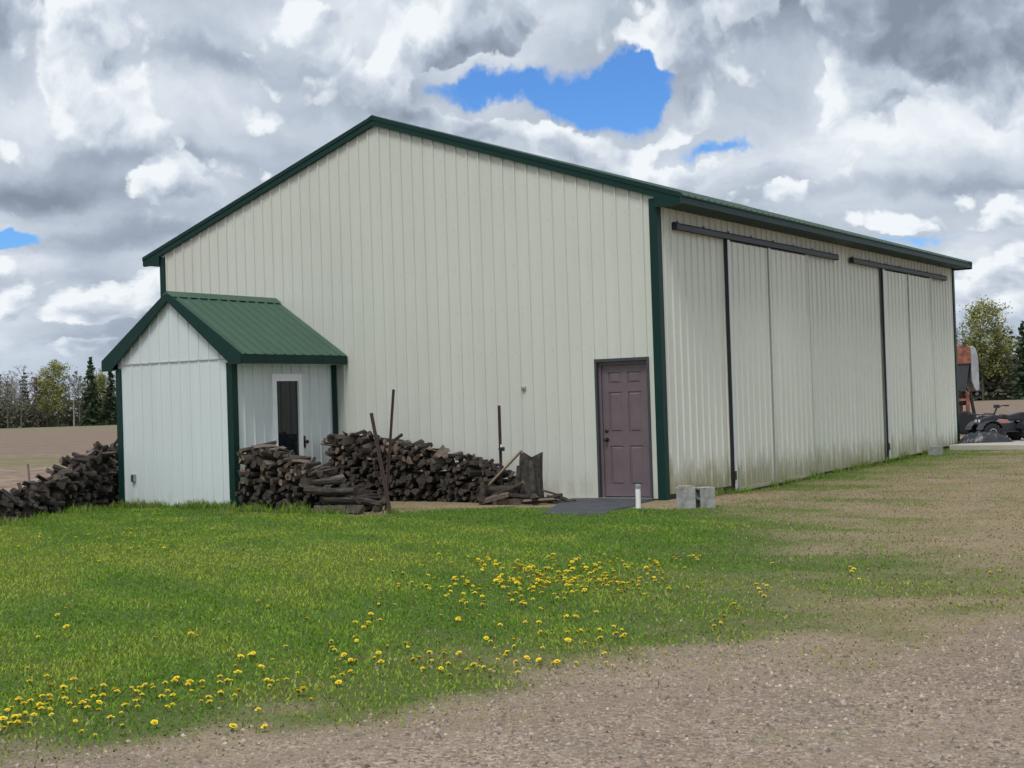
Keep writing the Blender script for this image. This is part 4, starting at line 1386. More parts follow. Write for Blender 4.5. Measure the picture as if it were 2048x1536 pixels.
def grow(kind, H, seed, detail=1.0):
    """trunk bag, crown bag of a tree standing at the origin"""
    r_ = random.Random(seed); rng = np.random.default_rng(seed)
    T, Cn = TriBag(), TriBag()
    if kind == 'spruce':
        tc = (.075, .06, .05)
        bag_stick(T, (0, 0, 0), (0, 0, H), .016 * H, .02, tc, 6)
        pts = []
        nw = int(26 * max(.6, detail))
        for i in range(nw):
            f = i / (nw - 1)
            z = H * (.05 + .95 * f)
            rad = (H * .20) * (1 - f) ** .85 * r_.uniform(.8, 1.15) + .12
            nb = max(4, int(9 * (1 - f) + 4))
            for k in range(nb):
                a = r_.uniform(0, 6.28)
                ln = rad * r_.uniform(.7, 1.1)
                e = (ln * math.cos(a), ln * math.sin(a), z - ln * .35)
                if detail > .7: bag_stick(T, (0, 0, z), e, .03, .012, tc, 3)
                m = max(2, int(6 * ln / (H * .2) * detail) + 2)
                for j in range(m):
                    t = r_.uniform(.15, 1.0)
                    pts.append((e[0] * t + r_.gauss(0, .10), e[1] * t + r_.gauss(0, .10), z + (e[2] - z) * t + r_.gauss(0, .12)))
        pts = np.array(pts)
        cols = np.array([.065, .102, .052]) * rng.uniform(.55, 1.5, (len(pts), 1))
        leaf_quads(Cn, pts, .034 * H, cols, rng, .35)
        return T, Cn
    bark = {'bare': (.13, .12, .112), 'red': (.11, .085, .075), 'leafy': (.09, .08, .065), 'birch': (.38, .36, .33)}[kind]
    twig = {'bare': (.27, .25, .235), 'red': (.21, .125, .10), 'leafy': (.10, .09, .06), 'birch': (.17, .15, .13)}[kind]
    bend = (r_.uniform(-.05, .05) * H, r_.uniform(-.05, .05) * H)
    pth = [(bend[0] * (t ** 2), bend[1] * (t ** 2), H * .93 * t) for t in (0, .2, .4, .6, .8, 1)]
    rad = [.0125 * H * (1 - t * .88) for t in (0, .2, .4, .6, .8, 1)]
    for k in range(5):
        bag_stick(T, pth[k], pth[k + 1], rad[k], rad[k + 1], bark, 6)
    nl = int((20 if kind != 'birch' else 15) * (.5 + .5 * detail))
    pts = []
    for i in range(nl):
        f = .22 + .74 * (i + r_.random()) / nl
        z = H * .93 * f
        base = Vector((bend[0] * f * f, bend[1] * f * f, z))
        a = i * 2.4 + r_.uniform(-.5, .5)
        spread = H * .24 * (1 - (f - .45) ** 2 * 1.9) * r_.uniform(.65, 1.15) * (.7 if kind == 'birch' else 1)
        e = base + Vector((math.cos(a) * spread, math.sin(a) * spread, spread * r_.uniform(.5, 1.1)))
        mid = base.lerp(e, .5) + Vector((0, 0, -spread * .08))
        bag_stick(T, base, mid, .006 * H * (1 - f * .5), .004 * H * (1 - f * .5), bark if kind != 'birch' else (.25, .23, .2), 4)
        bag_stick(T, mid, e, .004 * H * (1 - f * .5), .0015 * H, twig, 3)
        for j in range(int(6 * (.4 + .6 * detail))):
            t = r_.uniform(.3, 1)
            s = base.lerp(e, t)
            dv = Vector((r_.gauss(0, 1), r_.gauss(0, 1), r_.uniform(.0, 1.3))).normalized() * spread * r_.uniform(.25, .5)
            e2 = s + dv
            bag_stick(Cn, s, e2, .0026 * H, .0012 * H, twig, 3)
            for q in range(int(5 * detail) + 1):
                s2 = s.lerp(e2, r_.uniform(.3, 1))
                e3 = s2 + Vector((r_.gauss(0, 1), r_.gauss(0, 1), r_.uniform(-.1, 1.2))).normalized() * spread * r_.uniform(.12, .28)
                u = Vector((r_.gauss(0, 1), r_.gauss(0, 1), r_.gauss(0, 1))).normalized() * .0032 * H
                Cn.tri(tuple(s2 - u), tuple(s2 + u), tuple(e3), twig)
                pts.append(tuple(e3)); pts.append(tuple(s2.lerp(e3, .5)))
    pts = np.array(pts)
    if kind == 'leafy':
        reps = 3
        P = np.concatenate([pts + rng.normal(scale=.030 * H, size=pts.shape) for _ in range(reps)])
        k = rng.uniform(.55, 1.45, (len(P), 1)); warm = rng.uniform(0, 1, (len(P), 1))
        cols = (np.array([.265, .305, .095]) * (1 - warm) + np.array([.36, .345, .14]) * warm) * k
        leaf_quads(Cn, P, .0125 * H, cols, rng, .8)
    elif kind == 'birch':
        P = pts[rng.random(len(pts)) < .45] + rng.normal(scale=.02 * H, size=(1, 3))
        cols = np.array([.15, .155, .075]) * rng.uniform(.6, 1.4, (len(P), 1))
        leaf_quads(Cn, P, .012 * H, cols, rng, .8)
    elif kind == 'red':
        P = pts[rng.random(len(pts)) < .5]
        cols = np.array([.15, .075, .055]) * rng.uniform(.6, 1.4, (len(P), 1))
        leaf_quads(Cn, P, .010 * H, cols, rng, .8)
    return T, Cn
def bag_mesh(name, bag, mat):
    V, C = bag.arrays()
    return np_mesh(name, V, np.arange(len(V)).reshape(-1, 3), mat, C)
def view_pt(px, dist):
    a = (px - 1024) / 2817.6
    d = np.array([CF[0] + CR[0] * a, CF[1] + CR[1] * a]); d /= np.linalg.norm(d)
    return CP[0] + d[0] * dist, CP[1] + d[1] * dist
def tree(name, kind, x, y, H, seed, label, group=None):
    T, Cn = grow(kind, H, seed)
    o = empty(name, (x, y, hz(x, y) - .1))
    link('trunk', bag_mesh('trunk', T, M['wood']), o)
    link('crown', bag_mesh('crown', Cn, M['leaf']), o)
    tag(o, label, 'tree', group)
    return o
TREES = [   # kind, x, y, height, seed, name, label
    ('bare', -217.7, 151.1, 11.2, 1, 'bare_tree', 'grey leafless tree at the left edge of the far treeline'),
    ('bare', -214.7, 151.8, 12.0, 2, 'bare_tree', 'tall grey leafless tree between the frame edge and the reddish tree'),
    ('red', -216.0, 156.7, 10.4, 3, 'bare_tree', 'leafless tree with a rusty red haze of buds left of the light green one'),
    ('leafy', -212.1, 158.4, 12.6, 4, 'leafy_tree', 'fresh yellow-green tree, tallest leafy one behind the field on the left'),
    ('leafy', -215.0, 158.0, 9.6, 14, 'leafy_tree', 'lower yellow-green tree just left of the tallest leafy one'),
    ('birch', -208.8, 159.3, 10.8, 5, 'birch_tree', 'thin birch with a pale trunk left of the pointed spruce'),
    ('birch', -212.0, 163.3, 10.2, 15, 'birch_tree', 'second thin pale birch standing close to the pointed spruce'),
    ('spruce', -206.7, 161.9, 13.2, 6, 'spruce_tree', 'pointed dark spruce, sharp top left of the shed roof'),
    ('leafy', -210.2, 167.0, 10.0, 16, 'leafy_tree', 'dull green tree between the two spruces by the shed'),
    ('spruce', -205.9, 166.0, 11.4, 7, 'spruce_tree', 'dark spruce half hidden behind the green shed corner'),
    ('bare', -46.5, 181.4, 11.6, 8, 'bare_tree', 'grey leafless tree close to the far barn corner'),
    ('leafy', -43.7, 180.1, 13.8, 9, 'leafy_tree', 'tall yellow-green tree rising beyond the orange farm machine'),
    ('leafy', -42.3, 182.5, 10.2, 19, 'leafy_tree', 'shorter spring-green tree right of the tallest one beyond the machine'),
    ('bare', -44.2, 187.2, 11.6, 10, 'bare_tree', 'leafless tree behind the yellow-green ones beyond the machine'),
    ('spruce', -38.0, 179.5, 10.6, 12, 'spruce_tree', 'dark spruce cut by the right edge of the picture'),
]
for kind, x, y, H, sdd, nm, lab in TREES:
    tree(nm, kind, x, y, H, sdd, lab)

def far_woods():
    r_ = random.Random(77); rng = np.random.default_rng(77)
    protos = []
    for kind in ('bare', 'bare', 'red', 'leafy', 'birch', 'spruce', 'spruce'):
        for q in range(2):
            T, Cn = grow(kind, 10.0, 300 + len(protos), .42)
            a, b = T.arrays(); c, d = Cn.arrays()
            protos.append((kind, np.concatenate([a, c]), np.concatenate([b, d])))
    Vs, Cs = [], []
    def scatter(px0, px1, d0, d1, n, h0, h1, wts):
        for _ in range(n):
            px = r_.uniform(px0, px1); ds = r_.uniform(d0, d1)
            x, y = view_pt(px, ds)
            kind = r_.choices(('bare', 'red', 'leafy', 'birch', 'spruce'), wts)[0]
            _, V, C = r_.choice([p for p in protos if p[0] == kind])
            s = r_.uniform(h0, h1) / 10; a = r_.uniform(0, 6.28); ca, sa = math.cos(a), math.sin(a)
            W_ = V * s
            X = W_[:, 0] * ca - W_[:, 1] * sa + x; Y = W_[:, 0] * sa + W_[:, 1] * ca + y
            Vs.append(np.stack([X, Y, W_[:, 2] + .1], 1)); Cs.append(C * r_.uniform(.7, 1.2))
    scatter(-420, 480, 300, 345, 170, 8.5, 12.0, (6, 1.2, 1.6, 1.0, 1.6))
    scatter(1720, 2480, 215, 270, 150, 6.5, 10.5, (4, .8, 3.0, .8, 3.0))
    # dark undergrowth along the wood edge
    for px0, px1, d0, d1, n in ((-420, 480, 292, 306, 30000), (1720, 2480, 206, 224, 27000)):
        px = rng.uniform(px0, px1, n); ds = rng.uniform(d0, d1, n)
        P = np.array([view_pt(a, b) for a, b in zip(px, ds)])
        lump = .5 + 1.1 * fbm(P[:, 0], P[:, 1], .12, 3, 5)
        z = rng.uniform(0, 1, n) ** 1.3 * 5.2 * lump
        bag = TriBag()
        cols = np.where(rng.random((n, 1)) < .5, np.array([[.15, .138, .118]]), np.array([[.110, .130, .065]])) * rng.uniform(.6, 1.5, (n, 1))
        leaf_quads(bag, np.stack([P[:, 0], P[:, 1], z + .1], 1), .34, cols, rng, .7)
        a, b = bag.arrays(); Vs.append(a); Cs.append(b)
    V, C = np.concatenate(Vs), np.concatenate(Cs)
    o = link('woods', np_mesh('woods', V, np.arange(len(V)).reshape(-1, 3), M['leaf'], C))
    tag(o, 'far mixed wood of bare and early-leaf trees behind the field', 'woods', kind='stuff')
    print('woods tris', len(V) // 3)
far_woods()

# ------------------------------------------------------------------ grass
def seen(x, y, z, mx=1.12, my=1.12):
    d = np.stack([x - CP[0], y - CP[1], z - CP[2]], 1)
    r, u, f = d @ np.array(CR), d @ np.array(CU), d @ np.array(CF)
    ok = f > .5
    px, py = r / np.maximum(f, .1) * 2817.6, u / np.maximum(f, .1) * 2817.6
    return ok & (np.abs(px) < 1024 * mx) & (np.abs(py) < 768 * my), f
M['grass'] = tint_mat('grass blades', 0.65, 0.30, 0.25)
def blades(x, y, h, w, lean, cols, rng):
    n = len(x)
    z = height(x, y) - .006
    a = rng.uniform(0, 2 * np.pi, n); la = rng.uniform(0, 2 * np.pi, n)
    dx, dy = np.cos(a) * w * .5, np.sin(a) * w * .5
    lx, ly = np.cos(la) * lean * h, np.sin(la) * lean * h
    A = np.stack([x - dx, y - dy, z], 1); B = np.stack([x + dx, y + dy, z], 1)
    Mx, My = x + lx * .38, y + ly * .38
    C = np.stack([Mx + dx * .75, My + dy * .75, z + h * .6], 1); D = np.stack([Mx - dx * .75, My - dy * .75, z + h * .6], 1)
    T = np.stack([x + lx, y + ly, z + h], 1)
    V = np.stack([A, B, C, D, T], 1).reshape(-1, 3)
    i = np.arange(n)[:, None] * 5
    F = np.concatenate([i + np.array([[0, 1, 2]]), i + np.array([[0, 2, 3]]), i + np.array([[3, 2, 4]])], 1).reshape(-1, 3)
    return V, F, np.repeat(cols, 5, axis=0)
def build_grass():
    rng = np.random.default_rng(9)
    N = 1900000
    x = rng.uniform(-11.5, 10.5, N); y = rng.uniform(-16.5, 16.0, N)
    ok, dist = seen(x, y, np.zeros(N))
    inside = ((x > -W - .1) & (x < .06) & (y > -.05)) | ((x > SX0 - .05) & (x < SX1 + .05) & (y > SY - .03))
    pads = (x > -1.5) & (x < .30) & (y > -2.3) & (y < 0) & (x + y * .25 > -1.5)
    ok &= ~inside & ~pads & ~((x > .2) & (y > 13.6))
    x, y, dist = x[ok], y[ok], dist[ok]
    g, gr, fi = zones(x, y)
    dens = 1250 * 10 / np.maximum(dist, 7) / (N / (22 * 32.5))
    keep = rng.random(len(x)) < dens * np.clip((g * .80 + .30) * (1 - .90 * gr), .02, 1) * (.45 + .55 * np.clip(fbm(x, y, 3.0, 3, 71) * 2.2 - .2, 0, 1) + .35 * (g > .8)) * (1 - fi)
    x, y, g, gr, dist = x[keep], y[keep], g[keep], gr[keep], dist[keep]
    n = len(x)
    big = fbm(x * .5 + y * .35, y * .9 - x * .2, .32, 4, 41); fine = fbm(x, y, 1.3, 3, 52)
    # mowing passes: faint long bands
    band = .5 + .5 * np.sin((x * .42 + y * .91) * 2 * np.pi / 1.15 + 1.2 * (fbm(x, y, .3, 2, 66) - .5) * 6)
    gcol = np.array([.200, .345, .032]); ycol = np.array([.330, .405, .055]); dcol = np.array([.128, .255, .025]); straw = np.array([.40, .315, .175])
    t = np.clip((big - .5) * 3.4 + (fine - .5) * 1.6 + (band - .5) * .45 + .38 + rng.normal(0, .22, n), 0, 1)[:, None]
    cols = np.where(t < .5, dcol + (gcol - dcol) * t * 2, gcol + (ycol - gcol) * (t * 2 - 1))
    dryp = np.clip((1 - g) * 1.05 - .10, 0.015, .80)
    isdry = rng.random(n) < dryp
    cols[isdry] = straw * rng.uniform(.35, 1.2, (isdry.sum(), 1))
    cols *= rng.uniform(.72, 1.3, (n, 1))
    h = (.015 + .016 * rng.random(n)) * (.6 + .5 * g) * (.75 + .6 * fine)
    w = .0065 + .006 * rng.random(n) + .00025 * dist
    V, F, C = blades(x, y, h, w, rng.uniform(.2, 1.0, n), cols, rng)
    parts = [(V, F, C)]
    # longer unmown grass at the foot of the shed, posts and stacks
    tx, ty = [], []
    def edge(a, b, n_, sp):
        q = rng.random(n_)[:, None]
        p = np.array(a) * (1 - q) + np.array(b) * q + rng.normal(0, sp, (n_, 2))
        tx.append(p[:, 0]); ty.append(p[:, 1])
    edge((SX0, SY - .12), (SX1, SY - .12), 1300, .06)
    edge((SX1, -3.0), (-3.4, -3.35), 1100, .10)
    edge((-9.0, -3.0), (-7.6, -6.0), 900, .14)
    edge((.12, .3), (.14, 13.4), 1500, .05)
    edge((-2.8, -3.06), (-2.75, -3.0), 60, .06)
    x = np.concatenate(tx); y = np.concatenate(ty); n = len(x)
    cols = np.where(rng.random((n, 1)) < .22, straw * .8, gcol * np.array([.85, .9, 1.0])) * rng.uniform(.6, 1.3, (n, 1))
    clump = np.clip(fbm(x, y, 2.2, 3, 90) * 2 - .45, .25, 1.4)
    V, F, C = blades(x, y, (.09 + .13 * rng.random(n)) * clump, .009 + .007 * rng.random(n), rng.uniform(.1, .8, n), cols, rng)
    parts.append((V, F, C))
    off, Vs, Fs, Cs = 0, [], [], []
    for V, F, C in parts:
        Vs.append(V); Fs.append(F + off); Cs.append(C); off += len(V)
    V, F, C = np.concatenate(Vs), np.concatenate(Fs), np.concatenate(Cs)
    print('grass tris', len(F))
    o = link('grass', np_mesh('grass', V, F, M['grass'], C))
    tag(o, 'mown green lawn grass thinning to dry straw beside the gravel', 'grass', kind='stuff')
build_grass()

# ------------------------------------------------------------------ loose gravel
def build_gravel():
    rng = np.random.default_rng(31)
    N = 330000
    x = rng.uniform(1.5, 11.5, N); y = rng.uniform(-16.5, 6.0, N)
    ok, dist = seen(x, y, np.zeros(N))
    g, gr, fi = zones(x, y)
    dens = np.clip(gr, 0, 1) * np.clip(9.0 / np.maximum(dist, 5), 0, 1.3) ** 1.3 + .035 * (1 - g) * (x > .5)
    keep = ok & (rng.random(N) < dens)
    x, y = x[keep], y[keep]
    n = len(x)
    s = .005 + .015 * rng.random(n) ** 3.4
    base = np.array([[1, 0, 0], [-.5, .85, 0], [-.5, -.85, 0], [0, .1, .75], [.3, .5, .35], [.35, -.45, .3], [-.65, 0, .3]])
    tris = np.array([[0, 4, 5], [4, 3, 5], [4, 1, 6], [4, 6, 3], [6, 2, 5], [6, 5, 3], [0, 1, 4], [0, 5, 2], [1, 2, 6]])
    k = len(base)
    P = base[None] * rng.uniform(.65, 1.3, (n, k, 3)) * s[:, None, None]
    a = rng.uniform(0, 6.28, n); ca, sa = np.cos(a)[:, None], np.sin(a)[:, None]
    X = P[..., 0] * ca - P[..., 1] * sa + x[:, None]; Y = P[..., 0] * sa + P[..., 1] * ca + y[:, None]
    Zc = P[..., 2] + height(x, y)[:, None] - .001
    V = np.stack([X, Y, Zc], -1).reshape(-1, 3)
    F = (np.arange(n)[:, None, None] * k + tris[None]).reshape(-1, 3)
    pal = np.array([[.335, .265, .205], [.235, .19, .155], [.40, .325, .26], [.32, .235, .18], [.16, .14, .125], [.46, .40, .34]])
    C = np.repeat(pal[rng.choice(6, n, p=[.3, .24, .18, .16, .08, .04])] * rng.uniform(.75, 1.2, (n, 1)), k, axis=0)
    m = tint_mat('gravel stones', .92)
    o = link('gravel', np_mesh('gravel', V, F, m, C))
    tag(o, 'loose pinkish grey gravel over the worn drive', 'gravel', kind='stuff')
    print('gravel tris', len(F))
build_gravel()

